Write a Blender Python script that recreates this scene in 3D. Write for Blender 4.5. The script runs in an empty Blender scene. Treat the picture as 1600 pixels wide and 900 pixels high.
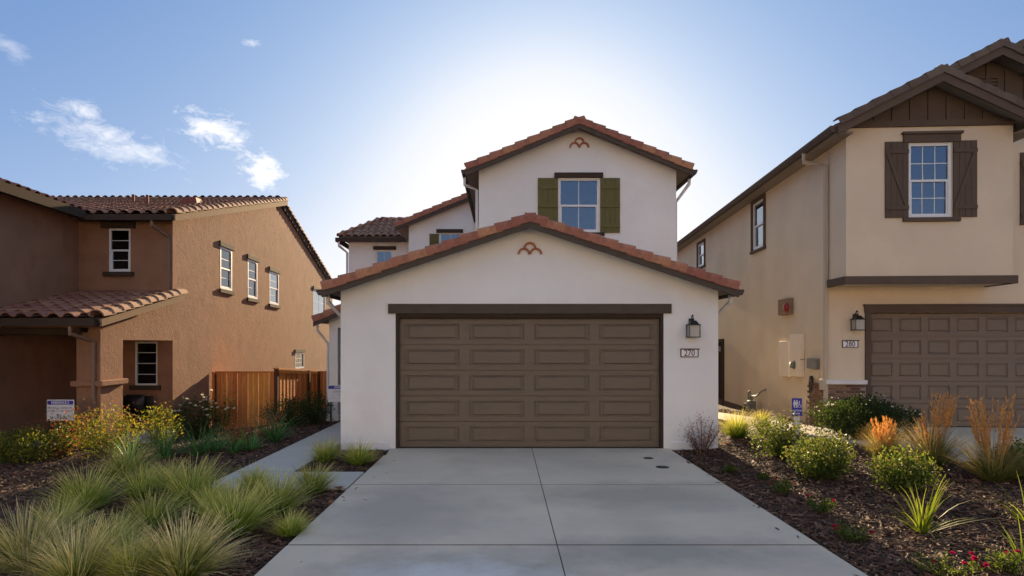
import bpy, bmesh, math, random
import numpy as np
from mathutils import Vector, Matrix
R = math.radians
scn = bpy.context.scene
COL = scn.collection

# ------------------------------------------------------------------ camera
CAM_Z, PX0, PY0, FPX = 1.94, 788.0, 537.0, 1000.0
cd = bpy.data.cameras.new('camera'); cam = bpy.data.objects.new('camera', cd); COL.objects.link(cam)
cam.location = (0, 0, CAM_Z); cam.rotation_euler = (R(90), 0, 0)
cd.sensor_width = 36; cd.lens = FPX/1600*36
cd.shift_x = (800-PX0)/1600; cd.shift_y = (PY0-450)/1600
cd.clip_start = 0.05; cd.clip_end = 3000
scn.camera = cam

# ------------------------------------------------------------------ light
SUN_EL, SUN_AZ = R(15.0), R(3.5)          # azimuth from +Y towards +X
sl = bpy.data.lights.new('sun', 'SUN'); sun = bpy.data.objects.new('sun', sl); COL.objects.link(sun)
sl.energy = 4.4; sl.angle = R(0.5); sl.color = (1.0, 0.80, 0.56)
sd = Vector((math.sin(SUN_AZ)*math.cos(SUN_EL), math.cos(SUN_AZ)*math.cos(SUN_EL), math.sin(SUN_EL)))
sun.rotation_euler = sd.to_track_quat('Z', 'Y').to_euler()
sun.location = (0, 0, 40)
scn.view_settings.view_transform = 'Standard'
try: scn.view_settings.look = 'None'
except Exception: pass
scn.view_settings.gamma = 1; scn.view_settings.use_curve_mapping = False
scn.view_settings.exposure = 1.42
scn.view_settings.use_white_balance = True; scn.view_settings.white_balance_temperature = 7900
scn.cycles.max_bounces = 6; scn.cycles.diffuse_bounces = 3; scn.cycles.glossy_bounces = 3; scn.cycles.transmission_bounces = 3
scn.cycles.transparent_max_bounces = 6; scn.cycles.use_adaptive_sampling = True; scn.cycles.adaptive_threshold = .015
scn.cycles.use_denoising = True; scn.cycles.sample_clamp_indirect = 6; scn.cycles.caustics_reflective = False; scn.cycles.caustics_refractive = False

def make_world():
    w = bpy.data.worlds.new('World'); scn.world = w; w.use_nodes = True
    nt = w.node_tree; nt.nodes.clear(); w.cycles.sampling_method = 'MANUAL'; w.cycles.sample_map_resolution = 256
    N, L = nt.nodes.new, nt.links.new
    out = N('ShaderNodeOutputWorld'); bg = N('ShaderNodeBackground'); L(bg.outputs[0], out.inputs[0])
    sky = N('ShaderNodeTexSky'); sky.sky_type = 'NISHITA'; sky.sun_disc = False
    sky.sun_elevation = SUN_EL; sky.sun_rotation = SUN_AZ
    sky.altitude = 50; sky.air_density = 1.0; sky.dust_density = 0.9; sky.ozone_density = 2.2
    # the physical sky's brightness drives its tone: deep blue away from the sun, pale towards it and the horizon
    bw = N('ShaderNodeRGBToBW'); L(sky.outputs[0], bw.inputs[0])
    sq = N('ShaderNodeMath'); sq.operation = 'SQRT'; L(bw.outputs[0], sq.inputs[0])
    dv = N('ShaderNodeMath'); dv.operation = 'MULTIPLY'; L(sq.outputs[0], dv.inputs[0]); dv.inputs[1].default_value = 1/6.4
    hs = N('ShaderNodeValToRGB'); L(dv.outputs[0], hs.inputs[0]); el_ = hs.color_ramp.elements
    SKY = [(.75, (.21, .30, .48)), (3.0, (.125, .25, .545)), (5.0, (.225, .365, .655)), (8.0, (.37, .505, .765)), (12, (.56, .655, .84)), (20, (.70, .755, .885)), (40, (.82, .85, .93))]
    while len(el_) < len(SKY): el_.new(.5)
    for e, (lv_, c) in zip(el_, SKY): e.position = math.sqrt(lv_)/6.4; e.color = (*[q*3.6 for q in c], 1)
    # thin clouds, laid out by direction (azimuth, elevation)
    tc = N('ShaderNodeTexCoord'); sx = N('ShaderNodeSeparateXYZ'); L(tc.outputs['Generated'], sx.inputs[0])
    def M(op, a, b=None, c=None):
        n = N('ShaderNodeMath'); n.operation = op
        for i, v in enumerate((a, b, c)):
            if v is None: continue
            if isinstance(v, (int, float)): n.inputs[i].default_value = v
            else: L(v, n.inputs[i])
        return n.outputs[0]
    az = M('ARCTAN2', sx.outputs[0], sx.outputs[1]); el = M('ARCSINE', sx.outputs[2])
    cv = N('ShaderNodeCombineXYZ'); L(az, cv.inputs[0]); L(el, cv.inputs[1])
    def noise(scale, stretch, rot, detail=7, rough=.62, dist=.6):
        mp = N('ShaderNodeMapping'); L(cv.outputs[0], mp.inputs[0])
        mp.inputs['Rotation'].default_value = (0, 0, rot); mp.inputs['Scale'].default_value = (scale, scale*stretch, 1)
        nz = N('ShaderNodeTexNoise'); L(mp.outputs[0], nz.inputs['Vector']); nz.inputs['Scale'].default_value = 1
        nz.inputs['Detail'].default_value = detail; nz.inputs['Roughness'].default_value = rough; nz.inputs['Distortion'].default_value = dist
        return nz.outputs['Fac']
    n1 = n2 = noise(32, 1.8, .28, 6, .70, .5)
    def cloud(px, py, wx, wy, tilt, n, dens):
        a0 = math.atan((px-PX0)/FPX); e0 = math.atan((PY0-py)/FPX*math.cos(a0))
        da = M('SUBTRACT', az, a0); de = M('SUBTRACT', el, e0)
        c, s = math.cos(tilt), math.sin(tilt)
        u = M('DIVIDE', M('ADD', M('MULTIPLY', da, c), M('MULTIPLY', de, s)), wx/FPX*math.cos(a0)**2)
        v = M('DIVIDE', M('SUBTRACT', M('MULTIPLY', de, c), M('MULTIPLY', da, s)), wy/FPX*math.cos(a0))
        r = M('SQRT', M('ADD', M('MULTIPLY', u, u), M('MULTIPLY', v, v)))
        k = M('SUBTRACT', 1.0, r)                       # 1 at the middle, 0 at the rim
        k = M('MAXIMUM', k, -1.0)
        t = M('ADD', M('MULTIPLY', k, .42), M('SUBTRACT', n, .60))
        t = M('MULTIPLY', t, 2.7); t = M('MINIMUM', M('MAXIMUM', t, 0.0), 1.0)
        return M('MULTIPLY', t, dens)
    cl = [cloud(170, 222, 165, 40, -.22, n1, .42), cloud(335, 203, 76, 34, -.12, n2, .72), cloud(408, 268, 46, 42, -.3, n2, .8),
          cloud(22, 78, 56, 20, -.35, n1, .22), cloud(391, 66, 19, 9, 0, n2, .45), cloud(128, 172, 52, 20, -.1, n1, .45)]
    tot = cl[0]
    for c in cl[1:]: tot = M('MAXIMUM', tot, c)
    mx = N('ShaderNodeMixRGB'); L(tot, mx.inputs[0]); L(hs.outputs[0], mx.inputs[1])
    mx.inputs[2].default_value = (3.6, 3.75, 4.1, 1)
    L(mx.outputs[0], bg.inputs[0]); bg.inputs[1].default_value = 0.15
make_world()

# ------------------------------------------------------------------ helpers
random.seed(4); rng = np.random.default_rng(4)
def at(px, py, Y): return Vector(((px-PX0)/FPX*Y, Y, CAM_Z-(py-PY0)/FPX*Y))
def sstep(t): t = min(1, max(0, t)); return t*t*(3-2*t)
def gz(x, y):
    z = -.035
    if x < -4.0: z -= sstep((-4.0-x)/4.2)*(.08*sstep((y-5)/6)+.40*sstep((y-11.8)/5))
    if x > 3.2: z += .17*sstep((x-3.2)/3.2)*(1-1.6*sstep((y-13.5)/8))
    return z
def gpt(px, py):
    d = at(px, py, 1)-Vector((0, 0, CAM_Z)); Y = 10
    for _ in range(30):
        p = d*Y; Y = max(1, (gz(p.x, p.y)-CAM_Z)/d.z)
    return Vector((d.x*Y, Y, gz(d.x*Y, Y)))

class Frame:                                   # a wall's own axes: a along, b up, d outwards
    def __init__(s, O, A, N): s.O, s.A, s.N = Vector(O), Vector(A).normalized(), Vector(N).normalized()
    def p(s, a, b, d=0): return s.O + s.A*a + Vector((0, 0, 1))*b + s.N*d

class MB:
    def __init__(s): s.v, s.f, s.m = [], [], []
    def add(s, vs, fs, mi=0):
        o = len(s.v); s.v += [tuple(v) for v in vs]; s.f += [tuple(o+i for i in f) for f in fs]; s.m += [mi]*len(fs)
        return s
    def box(s, x0, x1, y0, y1, z0, z1, mi=0):
        return s.add([(x, y, z) for z in (z0, z1) for y in (y0, y1) for x in (x0, x1)],
                     [(0, 2, 3, 1), (4, 5, 7, 6), (0, 1, 5, 4), (2, 6, 7, 3), (0, 4, 6, 2), (1, 3, 7, 5)], mi)
    def fbox(s, F, a0, a1, b0, b1, d0, d1, mi=0):
        return s.add([F.p(a, b, d) for b in (b0, b1) for d in (d0, d1) for a in (a0, a1)],
                     [(0, 2, 3, 1), (4, 5, 7, 6), (0, 1, 5, 4), (2, 6, 7, 3), (0, 4, 6, 2), (1, 3, 7, 5)], mi)
    def prism(s, pts0, pts1, mi=0):
        n = len(pts0)
        return s.add(list(pts0)+list(pts1), [tuple(range(n)), tuple(range(2*n-1, n-1, -1))] +
                     [(i, i+n, (i+1) % n+n, (i+1) % n) for i in range(n)], mi)
    def fprism(s, F, ab, d0, d1, mi=0): return s.prism([F.p(a, b, d1) for a, b in ab], [F.p(a, b, d0) for a, b in ab], mi)
    def tube(s, pts, r, n=8, r1=None, mi=0, square=False):
        pts = [Vector(p) for p in pts]; k = len(pts); rings = []
        for i, p in enumerate(pts):
            t = (pts[min(i+1, k-1)]-pts[max(i-1, 0)]).normalized()
            up = Vector((0, 0, 1)) if abs(t.z) < .95 else Vector((0, 1, 0))
            if square: up = Vector((1, 0, 0)) if abs(t.x) < .95 else Vector((0, 1, 0))
            a = t.cross(up).normalized(); b = t.cross(a)
            rr = r if r1 is None else r+(r1-r)*i/(k-1)
            off = math.pi/4 if square else 0
            rings.append([p+(a*math.cos(2*math.pi*j/n+off)+b*math.sin(2*math.pi*j/n+off))*rr for j in range(n)])
        vs = [v for rg in rings for v in rg]
        fs = [(i*n+j, i*n+(j+1) % n, (i+1)*n+(j+1) % n, (i+1)*n+j) for i in range(k-1) for j in range(n)]
        fs += [tuple(range(n-1, -1, -1)), tuple((k-1)*n+j for j in range(n))]
        return s.add(vs, fs, mi)
    def wall(s, F, a0, a1, b0, b1, th, holes=()):   # rectangular wall with real openings
        A = sorted({a0, a1, *[h[0] for h in holes], *[h[1] for h in holes]}); B = sorted({b0, b1, *[h[2] for h in holes], *[h[3] for h in holes]})
        A = [a for a in A if a0 <= a <= a1]; B = [b for b in B if b0 <= b <= b1]
        def solid(i, j):
            if i < 0 or j < 0 or i >= len(A)-1 or j >= len(B)-1: return False
            a, b = (A[i]+A[i+1])/2, (B[j]+B[j+1])/2
            return not any(h[0] < a < h[1] and h[2] < b < h[3] for h in holes)
        for i in range(len(A)-1):
            for j in range(len(B)-1):
                if not solid(i, j): continue
                x0, x1, z0, z1 = A[i], A[i+1], B[j], B[j+1]
                s.add([F.p(x0, z0), F.p(x1, z0), F.p(x1, z1), F.p(x0, z1)], [(0, 1, 2, 3)])
                s.add([F.p(x0, z0, -th), F.p(x1, z0, -th), F.p(x1, z1, -th), F.p(x0, z1, -th)], [(3, 2, 1, 0)])
                for (di, dj, q) in ((-1, 0, ((x0, z0), (x0, z1))), (1, 0, ((x1, z1), (x1, z0))), (0, -1, ((x1, z0), (x0, z0))), (0, 1, ((x0, z1), (x1, z1)))):
                    if not solid(i+di, j+dj):
                        (p, q2) = q
                        s.add([F.p(*p), F.p(*p, -th), F.p(*q2, -th), F.p(*q2)], [(3, 2, 1, 0)])
        return s
    def mesh(s, name, mats, off=Vector((0, 0, 0)), xf=None, smooth=False):
        me = bpy.data.meshes.new(name)
        vs = [tuple(Vector(v)-off) for v in s.v]
        if xf: vs = [tuple(xf(Vector(v))) for v in vs]
        me.from_pydata(vs, [], s.f)
        for m in (mats if isinstance(mats, (list, tuple)) else [mats]): me.materials.append(m)
        if any(s.m): me.polygons.foreach_set('material_index', s.m)
        bm = bmesh.new(); bm.from_mesh(me); bmesh.ops.recalc_face_normals(bm, faces=bm.faces); bm.to_mesh(me); bm.free()
        if smooth: me.polygons.foreach_set('use_smooth', [True]*len(me.polygons))
        return me

OFF, XF = {}, {}
def thing(name, label, cat, loc=(0, 0, 0), rotz=0, group=None):
    o = bpy.data.objects.new(name, None); COL.objects.link(o); o.empty_display_size = .2
    o.location = loc; o.rotation_euler = (0, 0, rotz); o['label'] = label; o['category'] = cat
    if group: o['group'] = group
    return o
def root(p):
    while p.parent: p = p.parent
    return p
def link(name, me, parent=None):
    o = bpy.data.objects.new(name, me); COL.objects.link(o)
    if parent: o.parent = parent
    return o
def part(name, mb, mats, parent, smooth=False, bevel=0):
    r = root(parent)
    o = link(name, mb.mesh(name, mats, OFF.get(r.name, Vector((0, 0, 0))), XF.get(r.name), smooth), parent)
    if bevel:
        b = o.modifiers.new('bevel', 'BEVEL'); b.width = bevel; b.segments = 2; b.limit_method = 'ANGLE'; b.angle_limit = R(40)
    return o
def tag(o, label=None, cat=None, group=None, kind=None):
    if label: o['label'] = label
    if cat: o['category'] = cat
    if group: o['group'] = group
    if kind: o['kind'] = kind
    return o
def grp(name, parent):                         # an empty part that gathers sub-parts
    o = bpy.data.objects.new(name, None); COL.objects.link(o); o.parent = parent; o.empty_display_size = .1; return o

# ------------------------------------------------------------------ materials
def nodes(name):
    m = bpy.data.materials.new(name); m.use_nodes = True; nt = m.node_tree
    return m, nt, nt.nodes['Principled BSDF']
def mat(name, col, rough=.7, var=.12, vscale=3.0, bump=0.0, bscale=60.0, rand=0.0, stretch=(1, 1, 1), spec=.3, bump2=0.0, b2scale=7.0, dark=None, dscale=.6, metal=0, coord='Object', detail=5):
    m, nt, bs = nodes(name); N, L = nt.nodes.new, nt.links.new
    tc = N('ShaderNodeTexCoord'); mp = N('ShaderNodeMapping'); L(tc.outputs[coord], mp.inputs[0]); mp.inputs['Scale'].default_value = stretch
    nz = N('ShaderNodeTexNoise'); L(mp.outputs[0], nz.inputs['Vector']); nz.inputs['Scale'].default_value = vscale; nz.inputs['Detail'].default_value = detail
    hv = N('ShaderNodeHueSaturation'); hv.inputs['Color'].default_value = (*col, 1)
    mr = N('ShaderNodeMapRange'); L(nz.outputs['Fac'], mr.inputs[0]); mr.inputs[1].default_value = .25; mr.inputs[2].default_value = .75
    mr.inputs[3].default_value = 1-var; mr.inputs[4].default_value = 1+var
    val = mr.outputs[0]
    if rand:
        oi = N('ShaderNodeObjectInfo'); m2 = N('ShaderNodeMapRange'); L(oi.outputs['Random'], m2.inputs[0]); m2.inputs[3].default_value = 1-rand; m2.inputs[4].default_value = 1+rand
        mu = N('ShaderNodeMath'); mu.operation = 'MULTIPLY'; L(val, mu.inputs[0]); L(m2.outputs[0], mu.inputs[1]); val = mu.outputs[0]
        m3 = N('ShaderNodeMapRange'); L(oi.outputs['Random'], m3.inputs[0]); m3.inputs[3].default_value = .5-rand*.06; m3.inputs[4].default_value = .5+rand*.06; L(m3.outputs[0], hv.inputs['Hue'])
    L(val, hv.inputs['Value'])
    c = hv.outputs[0]
    if dark:                                    # broad stains with a shape of their own
        nd = N('ShaderNodeTexNoise'); L(tc.outputs[coord], nd.inputs['Vector']); nd.inputs['Scale'].default_value = dscale; nd.inputs['Detail'].default_value = 6; nd.inputs['Roughness'].default_value = .65
        rp = N('ShaderNodeMapRange'); L(nd.outputs['Fac'], rp.inputs[0]); rp.inputs[1].default_value = .5; rp.inputs[2].default_value = .72; rp.inputs[4].default_value = dark[1]
        mx = N('ShaderNodeMixRGB'); L(rp.outputs[0], mx.inputs[0]); L(c, mx.inputs[1]); mx.inputs[2].default_value = (*dark[0], 1); c = mx.outputs[0]
    L(c, bs.inputs['Base Color'])
    bs.inputs['Roughness'].default_value = rough; bs.inputs['Specular IOR Level'].default_value = spec; bs.inputs['Metallic'].default_value = metal
    if bump or bump2:
        b = N('ShaderNodeBump'); nb = N('ShaderNodeTexNoise'); L(mp.outputs[0], nb.inputs['Vector']); nb.inputs['Scale'].default_value = bscale; nb.inputs['Detail'].default_value = 4
        b.inputs['Strength'].default_value = bump; b.inputs['Distance'].default_value = .01; L(nb.outputs['Fac'], b.inputs['Height'])
        last = b
        if bump2:
            b2 = N('ShaderNodeBump'); n2 = N('ShaderNodeTexNoise'); L(mp.outputs[0], n2.inputs['Vector']); n2.inputs['Scale'].default_value = b2scale; n2.inputs['Detail'].default_value = 3; n2.inputs['Distortion'].default_value = .8
            b2.inputs['Strength'].default_value = bump2; b2.inputs['Distance'].default_value = .03; L(n2.outputs['Fac'], b2.inputs['Height']); L(b.outputs[0], b2.inputs['Normal']); last = b2
        L(last.outputs[0], bs.inputs['Normal'])
    return m
def leafmat(name, attr=True, col=(.06, .1, .03), trans=.45, rough=.45, var=.35, spec=.35):
    m, nt, bs = nodes(name); N, L = nt.nodes.new, nt.links.new
    if attr:
        a = N('ShaderNodeAttribute'); a.attribute_name = 'tint'; c = a.outputs['Color']
    else:
        rgb = N('ShaderNodeRGB'); rgb.outputs[0].default_value = (*col, 1); c = rgb.outputs[0]
    oi = N('ShaderNodeObjectInfo'); mr = N('ShaderNodeMapRange'); L(oi.outputs['Random'], mr.inputs[0]); mr.inputs[3].default_value = .85; mr.inputs[4].default_value = 1.15
    hv = N('ShaderNodeHueSaturation'); L(c, hv.inputs['Color']); L(mr.outputs[0], hv.inputs['Value'])
    L(hv.outputs[0], bs.inputs['Base Color']); bs.inputs['Roughness'].default_value = rough; bs.inputs['Specular IOR Level'].default_value = spec
    tr = N('ShaderNodeBsdfTranslucent'); h2 = N('ShaderNodeHueSaturation'); h2.inputs['Hue'].default_value = .485; h2.inputs['Value'].default_value = 1.7; h2.inputs['Saturation'].default_value = 1.1
    L(hv.outputs[0], h2.inputs['Color']); L(h2.outputs[0], tr.inputs[0])
    mx = N('ShaderNodeMixShader'); mx.inputs[0].default_value = trans; L(bs.outputs[0], mx.inputs[1]); L(tr.outputs[0], mx.inputs[2])
    L(mx.outputs[0], nt.nodes['Material Output'].inputs['Surface'])
    return m
def glassmat(name, refl=.22, tint=(.22, .27, .33)):
    m, nt, bs = nodes(name); N, L = nt.nodes.new, nt.links.new
    nt.nodes.remove(bs)
    t = N('ShaderNodeBsdfTransparent'); t.inputs[0].default_value = (*tint, 1)
    g = N('ShaderNodeBsdfGlossy'); g.inputs['Roughness'].default_value = .015; g.inputs[0].default_value = (.86, .93, 1, 1)
    fr = N('ShaderNodeFresnel'); fr.inputs[0].default_value = 1.5
    ad = N('ShaderNodeMath'); ad.operation = 'ADD'; ad.use_clamp = True; L(fr.outputs[0], ad.inputs[0]); ad.inputs[1].default_value = refl
    nz = N('ShaderNodeTexNoise'); nz.inputs['Scale'].default_value = 1.6; tc = N('ShaderNodeTexCoord'); L(tc.outputs['Object'], nz.inputs['Vector'])
    b = N('ShaderNodeBump'); b.inputs['Strength'].default_value = .16; b.inputs['Distance'].default_value = .03; L(nz.outputs['Fac'], b.inputs['Height']); L(b.outputs[0], g.inputs['Normal'])
    mx = N('ShaderNodeMixShader'); L(ad.outputs[0], mx.inputs[0]); L(t.outputs[0], mx.inputs[1]); L(g.outputs[0], mx.inputs[2])
    L(mx.outputs[0], nt.nodes['Material Output'].inputs['Surface'])
    return m

M_ = {}
M_['white'] = mat('white_stucco', (.86, .84, .80), .9, .06, .8, .26, 85, bump2=.12, b2scale=6, spec=.15, dark=((.73, .68, .63), .35), dscale=.9)
M_['brown'] = mat('brown_stucco', (.32, .168, .104), .92, .18, 2.4, .7, 30, bump2=.24, b2scale=7, dark=((.22, .125, .085), .5), dscale=1.2, spec=.12)
M_['beige'] = mat('beige_stucco', (.75, .60, .44), .92, .07, .9, .3, 75, bump2=.16, b2scale=5, spec=.12, dark=((.62, .49, .36), .3), dscale=.8)
M_['dkbrown'] = mat('dark_brown_trim_paint', (.066, .047, .036), .88, .10, 6, .08, 50, spec=.06)
M_['fascia'] = mat('grey_brown_fascia_paint', (.10, .077, .061), .85, .1, 5, .08, 40, spec=.08)
M_['doorpaint'] = mat('bronze_garage_door_paint', (.158, .117, .083), .5, .09, 5, .16, 55, stretch=(1, 1, 9), spec=.4)
M_['doortaupe'] = mat('taupe_garage_door_paint', (.20, .145, .108), .5, .07, 4, .1, 45, stretch=(1, 1, 7), spec=.35)
M_['trimtaupe'] = mat('taupe_trim_paint', (.125, .088, .066), .85, .08, 5, .08, 40, spec=.1)
M_['terra'] = mat('terracotta_tile', (.42, .18, .112), .85, .22, 9, .25, 60, rand=.22, spec=.15, dark=((.12, .075, .055), .45), dscale=6)
M_['redtile'] = mat('weathered_red_tile', (.30, .135, .092), .85, .2, 9, .25, 50, rand=.2, spec=.15, dark=((.11, .07, .055), .4), dscale=5)
M_['tantile'] = mat('buff_rake_tile', (.36, .20, .135), .85, .2, 9, .25, 50, rand=.2, spec=.15)
M_['flattile'] = mat('brown_flat_tile', (.15, .108, .083), .85, .18, 8, .25, 50, rand=.16, spec=.15, dark=((.15, .12, .1), .25), dscale=5)
M_['hipt'] = mat('blended_hip_tile', (.27, .16, .115), .85, .4, 7, .25, 50, rand=.2, spec=.15)
M_['soffit'] = mat('soffit_board', (.30, .25, .20), .8, .1, 5)
M_['soffitb'] = mat('brown_soffit_board', (.13, .09, .065), .8, .1, 5)
M_['vinyl'] = mat('white_vinyl', (.78, .78, .77), .4, .03, 4, spec=.4)
M_['pipe'] = mat('white_painted_downspout', (.70, .68, .67), .45, .05, 5)
M_['pipeb'] = mat('beige_painted_downspout', (.50, .40, .30), .5, .05, 5)
M_['pipebr'] = mat('brown_painted_downspout', (.25, .155, .105), .5, .06, 5)
M_['olive'] = mat('olive_shutter_paint', (.138, .120, .038), .6, .1, 6, .12, 40, stretch=(6, 6, 1))
M_['glass'] = glassmat('window_glass', .17)
M_['glassd'] = glassmat('dim_window_glass', .05, (.10, .12, .12))
M_['curtain'] = mat('white_curtain', (.7, .7, .72), .9, .06, 8)
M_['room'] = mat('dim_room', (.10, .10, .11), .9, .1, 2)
M_['conc'] = mat('driveway_concrete', (.66, .555, .435), .85, .15, 1.1, .12, 160, spec=.25, dark=((.42, .36, .295), .75), dscale=.55, bump2=.04, b2scale=14)
M_['walk'] = mat('walkway_concrete', (.50, .47, .42), .85, .08, 2, .12, 160, spec=.25, dark=((.38, .36, .32), .4), dscale=.9)
M_['soil'] = mat('mulch_soil', (.040, .024, .018), .95, .5, 14, .9, 45, detail=8)
M_['cedar'] = mat('cedar_board', (.78, .30, .085), .75, .24, 3.0, .3, 30, rand=.22, stretch=(9, 9, .8))
M_['cedard'] = mat('dark_cedar_post', (.12, .045, .022), .8, .2, 4, .2, 30, stretch=(6, 6, 1))
M_['black'] = mat('black_metal', (.012, .011, .010), .45, .15, 9, spec=.5)
M_['frost'] = mat('frosted_lantern_glass', (.42, .40, .36), .3, .08, 12)
M_['plate'] = mat('white_plaque', (.88, .85, .86), .4, .03, 5)
M_['ink'] = mat('dark_red_numerals', (.10, .025, .025), .5, .1, 5)
M_['inkd'] = mat('dark_grey_ink', (.07, .06, .07), .5, .1, 5)
M_['inkg'] = mat('grey_ink', (.33, .33, .36), .6, .1, 5)
M_['signw'] = mat('white_sign_board', (.66, .67, .72), .4, .03, 5)
M_['blue'] = mat('blue_sign_print', (.030, .034, .32), .4, .05, 5)
M_['clay'] = mat('clay_vent_tile', (.44, .165, .09), .85, .2, 14, .2, 60)
M_['brick'] = mat('brown_brick', (.22, .125, .085), .9, .25, 12, .4, 60, rand=.35)
M_['mortar'] = mat('mortar', (.32, .27, .22), .95, .15, 9, .4, 90)
M_['grey'] = mat('grey_enamel', (.20, .19, .175), .5, .08, 6)
M_['meter'] = mat('grey_green_meter', (.24, .25, .21), .5, .12, 8)
M_['cab'] = mat('cabinet_paint', (.86, .72, .56), .7, .04, 4)
M_['red'] = mat('red_bell', (.30, .012, .018), .3, .08, 6, spec=.5)
M_['tan'] = mat('tan_box', (.30, .20, .125), .85, .06, 6, spec=.05)
M_['iron'] = mat('cast_iron_lid', (.045, .042, .040), .7, .3, 20, .4, 70)
M_['chip'] = leafmat('mulch_chip', trans=0.0, rough=.8, spec=.2)
M_['leaf'] = leafmat('leaf', trans=.40, rough=.5, spec=.22)
M_['blade'] = leafmat('grass_blade', trans=.35, rough=.55, spec=.25)
M_['twig'] = mat('twig', (.075, .05, .035), .9, .2, 20)
M_['petal'] = leafmat('petal', trans=.3, rough=.6)
M_['redpipe'] = mat('red_vent_pipe', (.22, .055, .04), .7, .15, 9)

# ------------------------------------------------------------------ shared builders
def rake_tile_mesh(name, m, flip, flat=False):
    L = .44
    if flat: pr = [(0, -.085), (0, .035), (-.02, .05), (-.22, .05), (-.22, .030), (-.025, .030), (-.02, .015), (-.02, -.085)]
    else: pr = [(0, -.10), (0, -.005), (-.012, .03), (-.04, .052), (-.09, .064), (-.15, .058), (-.21, .03), (-.205, .008), (-.15, .036), (-.09, .042), (-.05, .034), (-.025, .012), (-.02, -.02), (-.02, -.10)]
    sg = 1 if flip else -1
    def ring(x, lift, sc): return [Vector((x, -sg*y*sc if False else sg*(-y)*1.0, z*sc+lift)) for y, z in pr]
    a, b = ring(0, .026 if not flat else .012, 1.08), ring(L, -.012, .94)
    # outer faces of the lower end stand a little proud
    for v in a: v.y -= sg*.010
    mb = MB(); mb.prism(a, b)
    return mb.mesh(name, m, smooth=False)
def barrel_mesh(name, m, r=.10, L=.45, n=7):
    mb = MB(); ra = []
    def arc(x, rr, lift): return [Vector((x, rr*math.cos(math.pi*i/n), rr*math.sin(math.pi*i/n)*.85+lift)) for i in range(n+1)]
    a = arc(0, r*1.08, .02)+[Vector((v.x, v.y*.82, .02+(v.z-.02)*.80)) for v in reversed(arc(0, r*1.08, .02))]
    b = arc(L, r*.9, -.01)+[Vector((v.x, v.y*.82, -.01+(v.z+.01)*.80)) for v in reversed(arc(L, r*.9, -.01))]
    k = n+1
    mb.add(a+b, [(i, i+1, i+1+2*k, i+2*k) for i in range(n)]+[(k+i, k+i+1, k+i+1+2*k, k+i+2*k) for i in range(n)] +
           [(i, i+1, 2*k-2-i, 2*k-1-i) for i in range(n)]+[(2*k+i, 2*k+i+1, 4*k-2-i, 4*k-1-i) for i in range(n)])
    return mb.mesh(name, m, smooth=False)
def stile_mesh(name, m, W=.30, L=.42, th=.018):
    prof = [(0, .0), (.03, .0), (.06, .012), (.09, .048), (.13, .074), (.18, .080), (.23, .062), (.265, .024), (.30, .004)]
    prof = [(y*W/.30, z) for y, z in prof]; n = len(prof); mb = MB()
    a = [(0, y, z+.03) for y, z in prof]; b = [(L, y, z-.004) for y, z in prof]; c = [(0, y, z+.03-th) for y, z in prof]
    mb.add(a+b, [(i, i+1, n+i+1, n+i) for i in range(n-1)]); mb.add(a+c, [(i, n+i, n+i+1, i+1) for i in range(n-1)])
    return mb.mesh(name, m)
def flat_tile_mesh(name, m, W=.30, L=.42, th=.03):
    mb = MB(); mb.prism([(0, .004, .045), (0, W-.004, .045), (L, W-.004, .012), (L, .004, .012)], [(0, .004, .045-th), (0, W-.004, .045-th), (L, W-.004, -.01), (L, .004, -.01)])
    return mb.mesh(name, m)
def basis(x, y, z, loc): 
    return Matrix(((x.x, y.x, z.x, loc.x), (x.y, y.y, z.y, loc.y), (x.z, y.z, z.z, loc.z), (0, 0, 0, 1)))
def tile_run(parent, meL, meR, p0, p1, outward, exp=.34, jit=.006, name='roof_tile'):
    p0, p1 = Vector(p0), Vector(p1); d = p1-p0; Ln = d.length; d.normalize(); out = Vector(outward).normalized()
    up = d.cross(out); me, y = meL, out
    if up.z < 0: up = -up; y = -out; me = meR
    n = int(math.ceil((Ln-.02)/exp)); e = Ln/n
    for i in range(n):
        o = link(name, me, parent)
        o.matrix_local = basis(d, y, up, p0+d*(i*e)+up*random.uniform(-jit, jit)) @ Matrix.Rotation(random.uniform(-.012, .012), 4, 'Z')
def tile_field(parent, me, P0, E, S, W, L, colw=.30, exp=.36, keep=None, joined=None, mats=None, name='roof_tile'):
    E, S = Vector(E).normalized(), Vector(S).normalized(); up = E.cross(S); y = E
    if up.z < 0: up = -up
    # local x = up the slope, y along the eave, z normal
    if S.cross(y).dot(up) < 0: P0 = Vector(P0)+E*W; y = -E
    n, k = max(1, round(W/colw)), max(1, round(L/exp)); mb = MB(); cnt = 0
    for j in range(k):
        for i in range(n):
            p = Vector(P0)+y*(i*W/n)+S*(j*L/k)
            if keep and not keep(p+y*(W/n/2)+S*(L/k/2)): continue
            mt = basis(S, y, up, p) @ Matrix.Diagonal((1, W/n/colw, 1, 1)) @ Matrix.Translation((random.uniform(-.008, .008), 0, random.uniform(-.003, .003)))
            if joined:
                mb.add([mt @ v.co for v in me.vertices], [tuple(f.vertices) for f in me.polygons])
            else:
                o = link(name, me, parent); o.matrix_local = mt
            cnt += 1
    if joined:
        o = link(joined, mb.mesh(joined, mats), parent); o['kind'] = 'stuff'
    return cnt

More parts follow.
